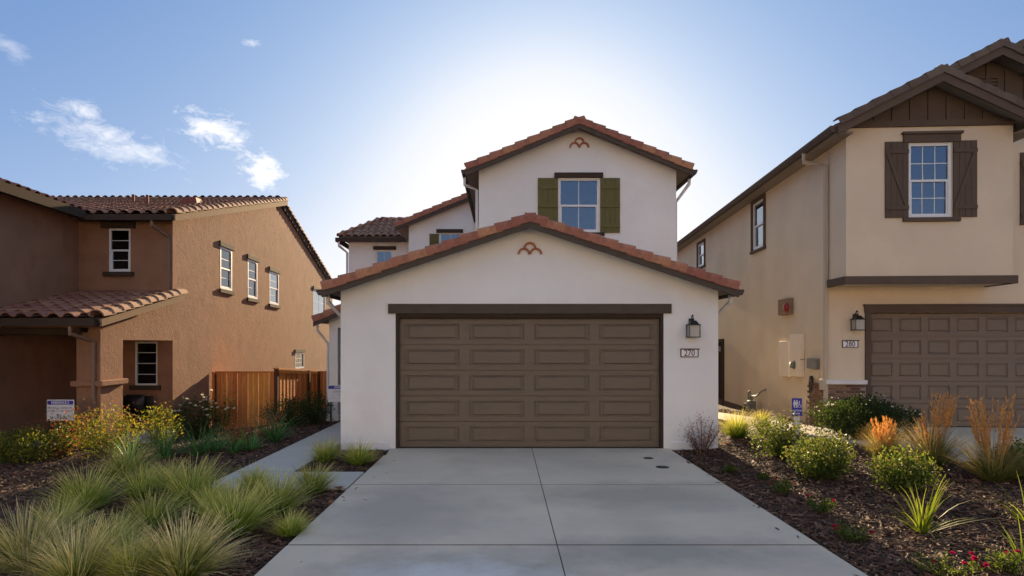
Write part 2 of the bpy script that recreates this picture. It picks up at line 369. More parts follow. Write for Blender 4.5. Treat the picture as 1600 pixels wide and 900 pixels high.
def window(parent, F, a0, a1, b0, b1, cols=2, rows=(1, 1), hung=True, recess=.05, fw=.045, gm='glass', curtain=None, room=True):
    """a sash window set in an opening: frame, meeting rail, muntins, one pane per sash, a dim room behind"""
    w = part('window', MB().fbox(F, a0, a0+fw, b0, b1, -recess-.03, -recess+.035).fbox(F, a1-fw, a1, b0, b1, -recess-.03, -recess+.035)
             .fbox(F, a0+fw, a1-fw, b0, b0+fw, -recess-.03, -recess+.035).fbox(F, a0+fw, a1-fw, b1-fw, b1, -recess-.03, -recess+.035), M_['vinyl'], parent)
    ia0, ia1, ib0, ib1 = a0+fw, a1-fw, b0+fw, b1-fw
    bm_ = (ib0+ib1)/2
    spans = [(bm_, ib1, rows[0], -recess+.006), (ib0, bm_, rows[1], -recess-.012)] if hung else [(ib0, ib1, rows[0], -recess)]
    if hung:
        part('sash', MB().fbox(F, ia0, ia1, bm_-.022, bm_+.022, -recess-.022, -recess+.024)
             .fbox(F, ia0, ia0+.025, ib0, bm_-.022, -recess-.02, -recess+.016).fbox(F, ia1-.025, ia1, ib0, bm_-.022, -recess-.02, -recess+.016)
             .fbox(F, ia0+.025, ia1-.025, ib0, ib0+.028, -recess-.02, -recess+.016), M_['vinyl'], w)
    for (z0, z1, rw, d) in spans:
        part('pane', MB().fbox(F, ia0+.001, ia1-.001, z0+.001, z1-.001, d-.008, d-.004), M_[gm], w)
        mb = MB(); t = .008
        for i in range(1, cols):
            a = ia0+(ia1-ia0)*i/cols; mb.fbox(F, a-t, a+t, z0, z1, d-.004, d+.004)
        for j in range(1, rw):
            b = z0+(z1-z0)*j/rw; mb.fbox(F, ia0, ia1, b-t, b+t, d-.003, d+.005)
        if mb.v: part('muntin', mb, M_['vinyl'], w)
    if curtain:
        mb = MB(); c0, c1 = curtain; n = 14
        for i in range(n):
            x0, x1 = c0+(c1-c0)*i/n, c0+(c1-c0)*(i+1)/n
            mb.add([F.p(x0, b0, -.17-.02*(i % 2)), F.p(x1, b0, -.17-.02*((i+1) % 2)), F.p(x1, b1, -.17-.02*((i+1) % 2)), F.p(x0, b1, -.17-.02*(i % 2))], [(0, 1, 2, 3)])
        part('curtain', mb, M_['curtain'], w, smooth=False)
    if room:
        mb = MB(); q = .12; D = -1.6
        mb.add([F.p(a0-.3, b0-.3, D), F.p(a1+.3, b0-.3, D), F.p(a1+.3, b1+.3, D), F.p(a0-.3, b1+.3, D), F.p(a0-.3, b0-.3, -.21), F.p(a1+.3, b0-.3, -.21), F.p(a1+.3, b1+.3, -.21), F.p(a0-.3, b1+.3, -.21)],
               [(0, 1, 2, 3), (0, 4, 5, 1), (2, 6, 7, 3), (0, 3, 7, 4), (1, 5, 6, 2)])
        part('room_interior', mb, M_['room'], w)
    return w
def shutter(parent, F, a0, a1, b0, b1, m, style='bar', flip=False):
    s = grp('shutter', parent); n = 4; w = (a1-a0)/n
    for i in range(n): part('board', MB().fbox(F, a0+i*w+.003, a0+(i+1)*w-.003, b0, b1, .012, .032), M_[m], s)
    part('backing', MB().fbox(F, a0+.006, a1-.006, b0+.004, b1-.004, .001, .014), M_[m], s)
    h = b1-b0
    bats = ([(.10, .17), (.46, .53), (.80, .87)] if style == 'bar' else [(.105, .155), (.845, .895)])
    for lo, hi in bats: part('batten', MB().fbox(F, a0+.004, a1-.004, b0+lo*h, b0+hi*h, .032, .054), M_[m], s)
    if style == 'z':
        x0, x1 = (a0+.01, a1-.01) if flip else (a1-.01, a0+.01); t = .035 if not flip else -.035
        lo, hi = b0+.155*h, b0+.845*h
        part('brace', MB().fprism(F, [(x0, lo), (x0-2*t, lo), (x1, hi), (x1+2*t, hi)], .032, .052), M_[m], s)
    return s
def garage_door(parent, F, a0, a1, b0, b1, rows, cols, m, pw, ph):
    g = grp('garage_door', parent); H = (b1-b0)/rows; W = (a1-a0)/cols
    sec = []
    for r in range(rows):
        z0, z1 = b0+r*H+.006, b0+(r+1)*H-.006; holes = []
        for c in range(cols):
            ca = a0+(c+.5)*W; cb = (z0+z1)/2; holes.append((ca-pw/2, ca+pw/2, cb-ph/2, cb+ph/2))
        part('section', MB().wall(F, a0, a1, z0, z1, .04, holes), M_[m], g)
        for (x0, x1, y0, y1) in holes:
            mb = MB(); rings = [(0, 0, 0.0), (.030, .006, -.022), (.048, .022, -.024), (.095, .044, -.003)]
            vs = []
            for e, k_, d in rings: e = e*min(1, pw/.9); vs += [F.p(x0+e, y0+k_, d), F.p(x1-e, y0+k_, d), F.p(x1-e, y1-k_, d), F.p(x0+e, y1-k_, d)]
            fs = [(4*i+j, 4*i+(j+1) % 4, 4*i+4+(j+1) % 4, 4*i+4+j) for i in range(3) for j in range(4)]+[(12, 13, 14, 15)]
            part('panel', mb.add(vs, fs), M_[m], g)
    part('door_backing', MB().fbox(F, a0, a1, b0, b1, -.07, -.045), M_[m], g)
    return g
def text_mesh(s, size, m, depth=.002, bold=0, xs=1.0):
    cu = bpy.data.curves.new('lettering', 'FONT'); cu.body = s; cu.size = size; cu.align_x = 'CENTER'; cu.align_y = 'CENTER'; cu.extrude = depth; cu.offset = bold; cu.resolution_u = 3
    o = bpy.data.objects.new('tmp', cu); COL.objects.link(o)
    dg = bpy.context.evaluated_depsgraph_get(); me = bpy.data.meshes.new_from_object(o.evaluated_get(dg))
    bpy.data.objects.remove(o); bpy.data.curves.remove(cu)
    me.materials.clear(); me.materials.append(m); me.name = 'lettering'
    me.transform(Matrix.Diagonal((xs, 1, 1, 1)))
    return me
def put_text(parent, s, size, m, loc, rotz=0, bold=0, xs=1.0, name='lettering'):
    o = link(name, text_mesh(s, size, M_[m], bold=bold, xs=xs), parent); o.location = loc; o.rotation_euler = (R(90), 0, rotz); return o
def lantern(label, loc, rotz=0, s=1.0):
    t = thing('wall_lantern', label, 'lantern', loc, rotz); t.scale = (s, s, s)   # local: wall at y=0, front is -y, origin = base of cage
    part('back_plate', MB().box(-.05, .05, -.02, .0, .13, .34), M_['black'], t, bevel=.006)
    arc = [Vector((0, -.02, .27))]+[Vector((0, -.115-.085*math.cos(a), .30+.085*math.sin(a))) for a in [R(q) for q in range(10, 181, 17)]][::-1]
    arc = [Vector((0, -.02, .25)), Vector((0, -.03, .33)), Vector((0, -.055, .385)), Vector((0, -.09, .405)), Vector((0, -.12, .385)), Vector((0, -.13, .34)), Vector((0, -.13, .29))]
    part('arm', MB().tube(arc, .011, 8), M_['black'], t, smooth=True)
    part('cap', MB().prism([(-.04, -.17, .30), (.04, -.17, .30), (.04, -.09, .30), (-.04, -.09, .30)], [(-.09, -.225, .225), (.09, -.225, .225), (.09, -.035, .225), (-.09, -.035, .225)])
         .box(-.108, .108, -.243, -.017, .210, .226), M_['black'], t)
    for sx in (-1, 1):
        for sy in (-.23, -.03): part('cage_bar', MB().box(sx*.094-.006, sx*.094+.006, sy-.006, sy+.006, .004, .210), M_['black'], t)
    part('base_plate', MB().box(-.104, .104, -.24, -.02, -.012, .004), M_['black'], t)
    part('glass', MB().box(-.087, .087, -.223, -.037, .004, .208), M_['frost'], t)
    return t
def plaque(label, num, loc, rotz=0, inks=('ink',)):
    t = thing('house_number_plaque', label, 'number plaque', loc, rotz)
    w, h = .165, .078
    part('frame', MB().box(-w, w, -.026, -.001, h-.016, h+.004).box(-w, w, -.022, -.001, -h, -h+.014).box(-w, -w+.014, -.022, -.001, -h+.014, h-.016).box(w-.014, w, -.022, -.001, -h+.014, h-.016)
         .box(w, w+.022, -.03, -.001, h-.012, h+.004), M_['black'], t)
    part('face', MB().box(-w+.012, w-.012, -.014, -.002, -h+.012, h-.012), M_['plate'], t)
    o = put_text(t, num, .165, inks[0], (0, -.016, -.004), bold=.001, xs=.82)
    return t

RK = {}
for k, m, flat in (('terra', 'terra', False), ('flat', 'flattile', True)):
    RK[k] = (rake_tile_mesh(k+'_rake_tile', M_[m], False, flat), rake_tile_mesh(k+'_rake_tile_b', M_[m], True, flat))
BAR = {'tan': barrel_mesh('buff_barrel', M_['tantile'], .145, .46), 'terra': barrel_mesh('terra_barrel', M_['terra'], .11, .46), 'flat': barrel_mesh('brown_ridge', M_['flattile'], .12, .46)}
STL = {k: stile_mesh(k+'_s_tile', M_[m]) for k, m in (('red', 'redtile'), ('hip', 'hipt'), ('terra', 'terra'))}
STL['flat'] = flat_tile_mesh('brown_flat_tile', M_['flattile'])

# ------------------------------------------------------------------ the ground
def ground():
    xs = sorted(set([-600, -250, -120, -60, -30]+[round(-20+i*.5, 3) for i in range(81)]+[30, 60, 120, 250, 600]))
    ys = sorted(set([-200, -60, -20]+[round(-6+i*.5, 3) for i in range(101)]+[60, 90, 150, 300, 1200]))
    mb = MB(); n = len(ys)
    vs = [(x, y, gz(x, y)-.004*(math.sin(x*7.1)+math.sin(y*5.3+x))) for x in xs for y in ys]
    mb.add(vs, [(i*n+j, (i+1)*n+j, (i+1)*n+j+1, i*n+j+1) for i in range(len(xs)-1) for j in range(n-1)])
    o = link('ground', mb.mesh('ground', M_['soil'], smooth=True)); o['kind'] = 'structure'
ground()
def weather_concrete():
    nt = M_['conc'].node_tree; N, L = nt.nodes.new, nt.links.new; bs = nt.nodes['Principled BSDF']
    src = bs.inputs['Base Color'].links[0].from_socket; tc = N('ShaderNodeTexCoord')
    def blotch(c, sx, sy, col, amt, nscale, last):
        mp = N('ShaderNodeMapping'); mp.vector_type = 'TEXTURE'; L(tc.outputs['Object'], mp.inputs[0]); mp.inputs['Location'].default_value = (*c, 0); mp.inputs['Scale'].default_value = (sx, sy, 5)
        ln = N('ShaderNodeVectorMath'); ln.operation = 'LENGTH'; L(mp.outputs[0], ln.inputs[0])
        nz = N('ShaderNodeTexNoise'); L(tc.outputs['Object'], nz.inputs['Vector']); nz.inputs['Scale'].default_value = nscale; nz.inputs['Detail'].default_value = 7; nz.inputs['Roughness'].default_value = .66
        a = N('ShaderNodeMath'); a.operation = 'MULTIPLY_ADD'; L(nz.outputs['Fac'], a.inputs[0]); a.inputs[1].default_value = 1.5; L(ln.outputs['Value'], a.inputs[2])
        r = N('ShaderNodeMapRange'); L(a.outputs[0], r.inputs[0]); r.inputs[1].default_value = 1.1; r.inputs[2].default_value = 1.9; r.inputs[3].default_value = amt; r.inputs[4].default_value = 0
        mx = N('ShaderNodeMixRGB'); L(r.outputs[0], mx.inputs[0]); L(last, mx.inputs[1]); mx.inputs[2].default_value = (*col, 1); return mx.outputs[0]
    c = blotch((-.35, 5.35), 1.3, .8, (.36, .32, .27), .75, 2.2, src)
    c = blotch((-.45, 5.25), .95, .55, (.74, .70, .66), .8, 3.0, c)
    c = blotch((1.8, 8.2), 1.6, .9, (.40, .345, .28), .75, 1.3, c)
    c = blotch((-1.2, 7.6), .9, 1.5, (.42, .36, .30), .7, 1.7, c)
    c = blotch((1.5, 6.0), 1.4, .5, (.38, .33, .27), .8, 2.4, c)
    L(c, bs.inputs['Base Color'])
    mp = N('ShaderNodeMapping'); L(tc.outputs['Object'], mp.inputs[0]); mp.inputs['Scale'].default_value = (3, 260, 3)
    nz = N('ShaderNodeTexNoise'); L(mp.outputs[0], nz.inputs['Vector']); nz.inputs['Scale'].default_value = 1; nz.inputs['Detail'].default_value = 3
    b = N('ShaderNodeBump'); b.inputs['Strength'].default_value = .22; b.inputs['Distance'].default_value = .006; L(nz.outputs['Fac'], b.inputs['Height']); L(bs.inputs['Normal'].links[0].from_socket, b.inputs['Normal']); L(b.outputs[0], bs.inputs['Normal'])
weather_concrete()
def slab_group(name, m, polys):
    root_ = link(name, None); root_['kind'] = 'structure'
    for pts, z in polys:
        top = [Vector((x, y, (z(x, y) if callable(z) else z))) for x, y in pts]
        o = part('slab', MB().prism(top, [v-Vector((0, 0, .14)) for v in top]), M_[m], root_, bevel=.005)
    return root_
DX0, DX1, DXM = -2.10, 3.05, .51; gx = .005; YJ = [11.90, 8.82, 6.18, 3.4, .6, -3.0]; g = .017
slab_group('driveway', 'conc', [([(a+gx, YJ[i+1]+g), (b-gx, YJ[i+1]+g), (b-gx, YJ[i]-g), (a+gx, YJ[i]-g)], 0.0)
           for i in range(5) for a, b in ((DX0, DXM), (DXM, DX1))])
dw = bpy.data.objects['driveway']
M_['dirt'] = mat('joint_dirt', (.10, .088, .074), .95, .3, 9)
for y in YJ[1:5]: part('joint', MB().box(DX0+.02, DX1-.02, y-.022, y+.022, -.05, -.004), M_['dirt'], dw)
part('joint', MB().box(DXM-.02, DXM+.02, -2.9, 11.85, -.06, -.006), M_['dirt'], dw)
slab_group('walkway', 'walk', [([(-4.08, 8.60), (-2.12, 8.60), (-2.12, 9.68), (-4.08, 9.68)], .004)] +
           [([(-4.08, y0+g), (-3.2, y0+g), (-3.2, y1-g), (-4.08, y1-g)], .004) for y0, y1 in ((9.69, 11.6), (11.6, 13.5), (13.5, 15.4), (15.4, 17.2))])
zr = lambda x, y: gz(x, y)+.045
pl = [((5.1, 18.3), (5.95, 18.5)), ((5.35, 14.9), (6.25, 15.1)), ((5.62, 13.6), (6.55, 13.8)), ((6.0, 12.35), (6.90, 12.7)), ((6.40, 11.1), (7.3, 11.55)), ((6.9, 9.7), (7.75, 10.1))]
slab_group('side_path', 'walk', [([pl[i+1][0], pl[i+1][1], (pl[i][1][0], pl[i][1][1]-.012), (pl[i][0][0], pl[i][0][1]-.012)], zr) for i in range(len(pl)-1)])

# ------------------------------------------------------------------ the street, and unseen houses added to bounce sunlight onto the shaded fronts
M_['asphalt'] = mat('asphalt', (.06, .06, .06), .9, .2, 6, .4, 120)
M_['cream'] = mat('cream_stucco', (.78, .71, .61), .92, .06, 1.2, .25, 70, spec=.12)
o = link('street', MB().box(-60, 60, -11.5, -3.2, -.2, -.02).mesh('street', M_['asphalt'])); o['kind'] = 'structure'
o = link('pavement', MB().box(-60, 60, -13.4, -11.5, -.2, .12).mesh('pavement', M_['walk'])); o['kind'] = 'structure'
for i, (xc, w_, hh, lab) in enumerate(((-23, 10.5, 5.9, 'unseen cream house across the street, added to bounce sunlight, far left behind the viewer'), (-11.2, 10.5, 5.7, 'unseen cream house across the street, added to bounce sunlight, left behind the viewer'), (.6, 10.5, 6.0, 'unseen cream house straight across the street, added to bounce sunlight, behind the viewer'),
                                       (12.4, 10.5, 5.7, 'unseen cream house across the street, added to bounce sunlight, right behind the viewer'), (24.2, 10.5, 5.9, 'unseen cream house across the street, added to bounce sunlight, far right behind the viewer'))):
    t = thing('bounce_light_house', lab, 'house', (xc, -18, 0), math.pi, 'unseen houses across the street, added for bounced light'); F = Frame((0, 0, 0), (1, 0, 0), (0, -1, 0)); h2 = w_/2
    W_ = [(-3.6, -2.4, 3.7, 4.9), (-.6, .6, 3.7, 4.9), (2.4, 3.6, 3.7, 4.9)]; G_ = (-4.4, .5, -.1, 2.4)
    part('front_wall', MB().wall(F, -h2, h2, -.2, hh, .2, W_+[G_]).fprism(F, [(-h2, hh), (h2, hh), (0, hh+h2*.4)], -.2, 0), M_['cream'], t)
    part('side_wall', MB().box(-h2, -h2+.2, .2, 12, -.2, hh).box(h2-.2, h2, .2, 12, -.2, hh).box(-h2+.2, h2-.2, 11.8, 12, -.2, hh), M_['cream'], t)
    for q in W_: window(t, F, *q, 2, (1, 1), room=False)
    part('garage_door', MB().fbox(F, G_[0], G_[1], -.1, 2.4, -.16, -.1), M_['signw'] if i % 2 else M_['cream'], t)
    for sg in (-1, 1):
        part('roof', MB().prism([(0, -.4, hh+h2*.4+.1), (sg*(h2+.4), -.4, hh-.06), (sg*(h2+.4), -.4, hh-.2), (0, -.4, hh+h2*.4-.04)], [(0, 12.4, hh+h2*.4+.1), (sg*(h2+.4), 12.4, hh-.06), (sg*(h2+.4), 12.4, hh-.2), (0, 12.4, hh+h2*.4-.04)]), M_['redtile'], t)

# ------------------------------------------------------------------ white house
def white_house():
    base = Vector((.465, 11.85, 0))
    H = thing('white_house', 'two storey white stucco house with bronze garage door and terracotta gables', 'house', base)
    OFF[H.name] = base
    L = lambda x, y, z: Vector((x, y, z))-base
    C, GY = .465, 11.85
    F1 = Frame((0, GY, 0), (1, 0, 0), (0, -1, 0))
    X0, X1 = -3.03, 3.96; dp = 4.17; pt = 1/3
    zd = lambda x: dp-pt*abs(x-C)-.025
    ox0, ox1, oz = -2.015, 2.95, 2.497
    w = MB()
    w.wall(F1, X0, X1, -.1, zd(X0), .25, [(ox0, ox1, -.2, oz)])
    w.fprism(F1, [(X0, zd(X0)), (X1, zd(X1)), (C, zd(C))], -.25, 0)
    part('garage_wall', w, M_['white'], H)
    part('side_wall', MB().box(X0, X0+.2, GY+.25, 20.3, -.1, zd(X0)), M_['white'], H)
    part('side_wall', MB().box(X1-.2, X1, GY+.25, 14.8, -.1, zd(X1)), M_['white'], H)
    part('base_trim', MB().box(-2.90, -2.13, GY-.025, GY-.001, -.05, .115), M_['white'], H, bevel=.004)
    part('base_trim', MB().box(3.08, 3.50, GY-.025, GY-.001, -.05, .125), M_['white'], H, bevel=.004)
    # garage door
    part('door_header', MB().fbox(F1, -2.145, 3.085, oz, 2.675, .001, .06), M_['fascia'], H, bevel=.006)
    part('door_jamb', MB().fbox(F1, ox0, ox0+.055, -.02, oz, -.2, -.012).fbox(F1, ox1-.055, ox1, -.02, oz, -.2, -.012).fbox(F1, ox0+.055, ox1-.055, oz-.07, oz, -.2, -.012)
         .fbox(F1, ox0+.055, ox1-.055, oz-.095, oz-.07, -.2, -.05), M_['dkbrown'], H)
    FD = Frame((0, GY+.11, 0), (1, 0, 0), (0, -1, 0))
    garage_door(H, FD, ox0+.055, ox1-.055, .006, oz-.095, 5, 4, 'doorpaint', 1.03, .29)
    part('door_seal', MB().fbox(F1, ox0+.055, ox1-.055, -.02, .008, -.16, -.10), M_['black'], H)
    # garage roof
    xe0, xe1 = C-3.74, C+3.74; ze = dp-pt*3.74; yf = 11.46
    def slope(name, xa, za, xb, zb, y0, y1, th=.05, m='soffit'):
        return part(name, MB().prism([(xa, y0, za), (xb, y0, zb), (xb, y0, zb-th), (xa, y0, za-th)], [(xa, y1, za), (xb, y1, zb), (xb, y1, zb-th), (xa, y1, za-th)]), M_[m], H)
    rl = slope('roof', xe0, ze, C, dp, yf+.05, 20.25); rr = slope('roof', C, dp, xe1, ze, yf+.05, 14.8)
    for xa, rt in ((xe0, rl), (xe1, rr)):
        part('fascia', MB().prism([(xa, yf, ze), (C, yf, dp), (C, yf, dp-.15), (xa, yf, ze-.15)], [(xa, yf+.048, ze), (C, yf+.048, dp), (C, yf+.048, dp-.15), (xa, yf+.048, ze-.15)]), M_['fascia'], H)
        tile_run(rt, *RK['terra'], L(xa, yf-.02, ze+.055), L(C, yf-.02, dp+.055), (0, -1, 0))
    s = math.hypot(3.74, 3.74*pt)
    tile_field(rl, STL['terra'], L(xe0, yf+.2, ze), (0, 1, 0), (3.74, 0, 3.74*pt), 8.6, s, joined='roof_tiles', mats=M_['terra'])
    tile_field(rr, STL['terra'], L(xe1, yf+.2, ze), (0, 1, 0), (-3.74, 0, 3.74*pt), 3.1, s, joined='roof_tiles', mats=M_['terra'])
    tile_run(rl, BAR['terra'], BAR['terra'], L(C, yf+.12, dp+.02), L(C, 14.7, dp+.02), (1, 0, 0), exp=.40, name='ridge_tile')
    def gutter(x, y0, y1, z, sg, m='fascia'):
        a = [(x, z), (x+sg*.10, z), (x+sg*.10, z-.035), (x+sg*.07, z-.10), (x, z-.10)]
        part('gutter', MB().prism([(p, y0, q) for p, q in a], [(p, y1, q) for p, q in a]), M_[m], H)
    gutter(xe0, yf+.02, 20.2, ze-.01, -1); gutter(xe1, yf+.02, 14.75, ze-.01, 1)
    def spout(pts, m='pipe', r=.045): part('downspout', MB().tube(pts, r, 4, square=True), M_[m], H)
    spout([(xe0-.02, GY+.1, ze-.08), (xe0-.02, GY+.1, ze-.2), (X0-.05, GY+.4, 2.42), (X0-.05, GY+.4, -.02)])
    spout([(xe1+.02, GY+.1, ze-.08), (xe1+.02, GY+.1, ze-.2), (X1+.05, GY+.4, 2.42), (X1+.05, GY+.4, -.02)])
    # clay tile ornaments
    def ornament(F, a, b, r=.118):
        for (dx, dz) in ((-r+.008, 0), (r-.008, 0), (0, r-.012)):
            mb = MB(); n = 12; t = .036
            o_ = [(a+dx+r*math.cos(math.pi*i/n), b+dz+r*math.sin(math.pi*i/n)) for i in range(n+1)]
            i_ = [(a+dx+(r-t)*math.cos(math.pi*i/n), b+dz+(r-t)*math.sin(math.pi*i/n)) for i in range(n+1)]
            for i in range(n):
                mb.fprism(F, [o_[i], o_[i+1], i_[i+1], i_[i]], .0015, .055)
            part('clay_vent', mb, M_['clay'], H)
    ornament(F1, .472, 3.595)
    # upper gabled storey
    UY = 14.8; U0, U1 = -.59, 3.975; UC = (U0+U1)/2; ud = 6.95; up_ = .4167; F2 = Frame((0, UY, 0), (1, 0, 0), (0, -1, 0))
    zu = lambda x: ud-up_*abs(x-UC)-.025
    q = lambda px, py, Y=UY: ((px-PX0)/FPX*Y, CAM_Z-(py-PY0)/FPX*Y)
    wa0, wb1 = q(873, 279); wa1, wb0 = q(936, 363)
    w = MB().wall(F2, U0, U1, 2.4, zu(U0), .2, [(wa0, wa1, wb0, wb1)]); w.fprism(F2, [(U0, zu(U0)), (U1, zu(U1)), (UC, zu(UC))], -.2, 0)
    part('upper_wall', w, M_['white'], H)
    part('side_wall', MB().box(U0, U0+.2, UY+.2, 22, 2.4, zu(U0)), M_['white'], H)
    part('side_wall', MB().box(U1-.2, U1, UY+.2, 32, -.1, zu(U1)), M_['white'], H)
    window(H, F2, wa0, wa1, wb0, wb1, 2, (1, 1), curtain=(wa1-.22, wa1))
    a0, b1 = q(866, 270.5); a1, b0 = q(942, 278.2); part('window_header', MB().fbox(F2, a0, a1, b0, b1, .001, .07), M_['dkbrown'], H, bevel=.005)
    a0, b1 = q(868, 363.5); a1, b0 = q(944, 369); part('window_sill', MB().fbox(F2, a0, a1, b0, b1, .001, .06), M_['dkbrown'], H, bevel=.005)
    for p0, p1 in ((840, 872), (937.5, 968.5)):
        a0, b1 = q(p0, 278.5); a1, b0 = q(p1, 364); shutter(H, F2, a0, a1, b0, b1, 'olive')
    a, b = q(905, 230.5); ornament(F2, a, b)
    e0, e1 = UC-2.57, UC+2.57; zeu = ud-up_*2.57; yu = 14.42
    ul = slope('roof', e0, zeu, UC, ud, yu+.05, 26); ur = slope('roof', UC, ud, e1, zeu, yu+.05, 31.5)
    for xa, rt in ((e0, ul), (e1, ur)):
        part('fascia', MB().prism([(xa, yu, zeu), (UC, yu, ud), (UC, yu, ud-.15), (xa, yu, zeu-.15)], [(xa, yu+.048, zeu), (UC, yu+.048, ud), (UC, yu+.048, ud-.15), (xa, yu+.048, zeu-.15)]), M_['fascia'], H)
        tile_run(rt, *RK['terra'], L(xa, yu-.02, zeu+.055), L(UC, yu-.02, ud+.055), (0, -1, 0))
    s = math.hypot(2.57, 2.57*up_)
    tile_field(ul, STL['terra'], L(e0, yu+.2, zeu), (0, 1, 0), (2.57, 0, 2.57*up_), 6.3, s, joined='roof_tiles', mats=M_['terra'])
    tile_field(ur, STL['terra'], L(e1, yu+.2, zeu), (0, 1, 0), (-2.57, 0, 2.57*up_), 16, s, joined='roof_tiles', mats=M_['terra'])
    tile_run(ul, BAR['terra'], BAR['terra'], L(UC, yu+.12, ud+.02), L(UC, 26, ud+.02), (1, 0, 0), exp=.40, name='ridge_tile')
    gutter(e0, yu+.02, 20.6, zeu-.01, -1); gutter(e1, yu+.02, 31, zeu-.01, 1)
    spout([(e1+.04, UY+.1, zeu-.08), (e1+.04, UY+.1, zeu-.22), (U1+.05, UY+.25, zeu-.62), (U1+.05, UY+.25, 2.9)])
    spout([(e0-.04, UY-.05, zeu-.08), (e0-.04, UY-.05, zeu-.28), (U0-.05, UY+.12, zeu-.36), (U0-.05, UY+.12, 2.9)])
    # main body behind
    BY = 20.3; F3 = Frame((0, BY, 0), (1, 0, 0), (0, -1, 0)); bd = 7.22
    zb = lambda x: bd-.4167*abs(x-C)-.025
    q3 = lambda px, py: q(px, py, BY)
    wa0, wb1 = q3(687, 364); wa1 = q3(721, 364)[0]; wb0 = wb1-1.2
    w = MB().wall(F3, X0, U0+.1, 2.4, zb(X0), .2, [(wa0, wa1, wb0, wb1)]); w.fprism(F3, [(X0, zb(X0)), (U0+.1, zb(X0)), (U0+.1, zb(U0+.1))], -.2, 0)
    part('body_wall', w, M_['white'], H)
    part('side_wall', MB().box(X0, X0+.2, BY+.2, 32, -.1, zb(X0)), M_['white'], H)
    part('rear_wall', MB().box(X0, U1-.2, 31.8, 32, -.1, zb(X0)), M_['white'], H)
    window(H, F3, wa0, wa1, wb0, wb1, 2, (1, 1))
    part('window_header', MB().fbox(F3, q3(682, 0)[0], q3(723.5, 0)[0], q3(0, 364)[1], q3(0, 358.5)[1], .001, .07), M_['dkbrown'], H)
    shutter(H, F3, q3(671, 0)[0], q3(686, 0)[0], wb0, wb1-.03, 'olive')
    xe = C-3.885; zeb = bd-.4167*3.885; yb = 19.95
    bl = slope('roof', xe, zeb, C, bd, yb+.05, 32.3); br = slope('roof', C, bd, C+3.6, bd-.4167*3.6, 24, 32.3)
    part('fascia', MB().prism([(xe, yb, zeb), (C, yb, bd), (C, yb, bd-.15), (xe, yb, zeb-.15)], [(xe, yb+.048, zeb), (C, yb+.048, bd), (C, yb+.048, bd-.15), (xe, yb+.048, zeb-.15)]), M_['fascia'], H)
    tile_run(bl, *RK['terra'], L(xe, yb-.02, zeb+.055), L(C, yb-.02, bd+.055), (0, -1, 0))
    tile_field(bl, STL['terra'], L(xe, yb+.2, zeb), (0, 1, 0), (3.885, 0, 3.885*.4167), 12, math.hypot(3.885, 3.885*.4167), joined='roof_tiles', mats=M_['terra'])
    # left rear wing with hip roof
    WY = 22.7; F4 = Frame((0, WY, 0), (1, 0, 0), (0, -1, 0)); q4 = lambda px, py: q(px, py, WY)
    wx = q4(545, 0)[0]; wz = 5.55
    wa0, wb1 = q4(587.5, 391); wa1 = q4(613, 0)[0]; wb0 = wb1-1.2
    part('wing_wall', MB().wall(F4, wx, X0, -.3, wz, .2, [(wa0, wa1, wb0, wb1)]), M_['white'], H)
    part('wing_wall', MB().box(wx, wx+.2, WY+.2, 25.2, -.3, wz), M_['white'], H)
    window(H, F4, wa0, wa1, wb0, wb1, 2, (1, 1))
    part('window_header', MB().fbox(F4, q4(583.5, 0)[0], q4(619, 0)[0], q4(0, 390.5)[1], q4(0, 385)[1], .001, .07), M_['dkbrown'], H)
    ex, ey, ezz = wx-.28, WY-.3, 5.66; rr_ = 1.27; rz = ezz+.65*rr_
    e = [(ex, ey, ezz), (X0, ey, ezz), (X0, ey+rr_, rz), (ex+rr_, ey+rr_, rz), (ex, ey+2*rr_, ezz), (X0, ey+2*rr_, ezz)]
    hp = part('hip_roof', MB().add(e, [(0, 1, 2, 3), (0, 3, 4), (3, 2, 5, 4), (0, 4, 5, 1)]), M_['soffit'], H)
    sl_ = math.hypot(rr_, .65*rr_)
    tile_field(hp, STL['hip'], L(ex, ey-.03, ezz+.01), (1, 0, 0), (0, rr_, .65*rr_), X0-ex, sl_, keep=lambda p: p.x+base.x > ex+(p.y+base.y-ey)*.9, joined='roof_tiles', mats=M_['hipt'], colw=.26, exp=.30)
    tile_field(hp, STL['hip'], L(ex-.03, ey, ezz+.01), (0, 1, 0), (rr_, 0, .65*rr_), 2*rr_, sl_, keep=lambda p: min(p.y+base.y-ey, ey+2*rr_-p.y-base.y) > (p.x+base.x-ex)*.9, joined='roof_tiles', mats=M_['hipt'], colw=.26, exp=.30)
    tile_run(hp, BAR['terra'], BAR['terra'], L(ex, ey, ezz+.03), L(ex+rr_, ey+rr_, rz+.03), (1, -1, 0), exp=.36, name='hip_tile')
    tile_run(hp, BAR['terra'], BAR['terra'], L(ex+rr_, ey+rr_, rz+.03), L(X0, ey+rr_, rz+.03), (0, -1, 0), exp=.36, name='ridge_tile')
    part('gutter', MB().box(ex-.1, X0-.4, ey-.1, ey, ezz-.16, ezz-.02).box(ex-.1, ex, ey, ey+2*rr_, ezz-.16, ezz-.02), M_['dkbrown'], H)
    spout([(ex+.02, ey-.05, ezz-.14), (ex+.02, ey-.05, ezz-.3), (wx-.05, WY-.02, ezz-.5), (wx-.05, WY-.02, .0)], r=.05)
    # entry porch on the left side
    PY = 16.4; p0 = -4.49
    zp = lambda x: 2.50+(x+4.85)*.4167
    F5 = Frame((0, PY, 0), (1, 0, 0), (0, -1, 0))
    part('porch_pier', MB().wall(F5, p0, p0+.22, -.15, 2.35, .4), M_['white'], H)
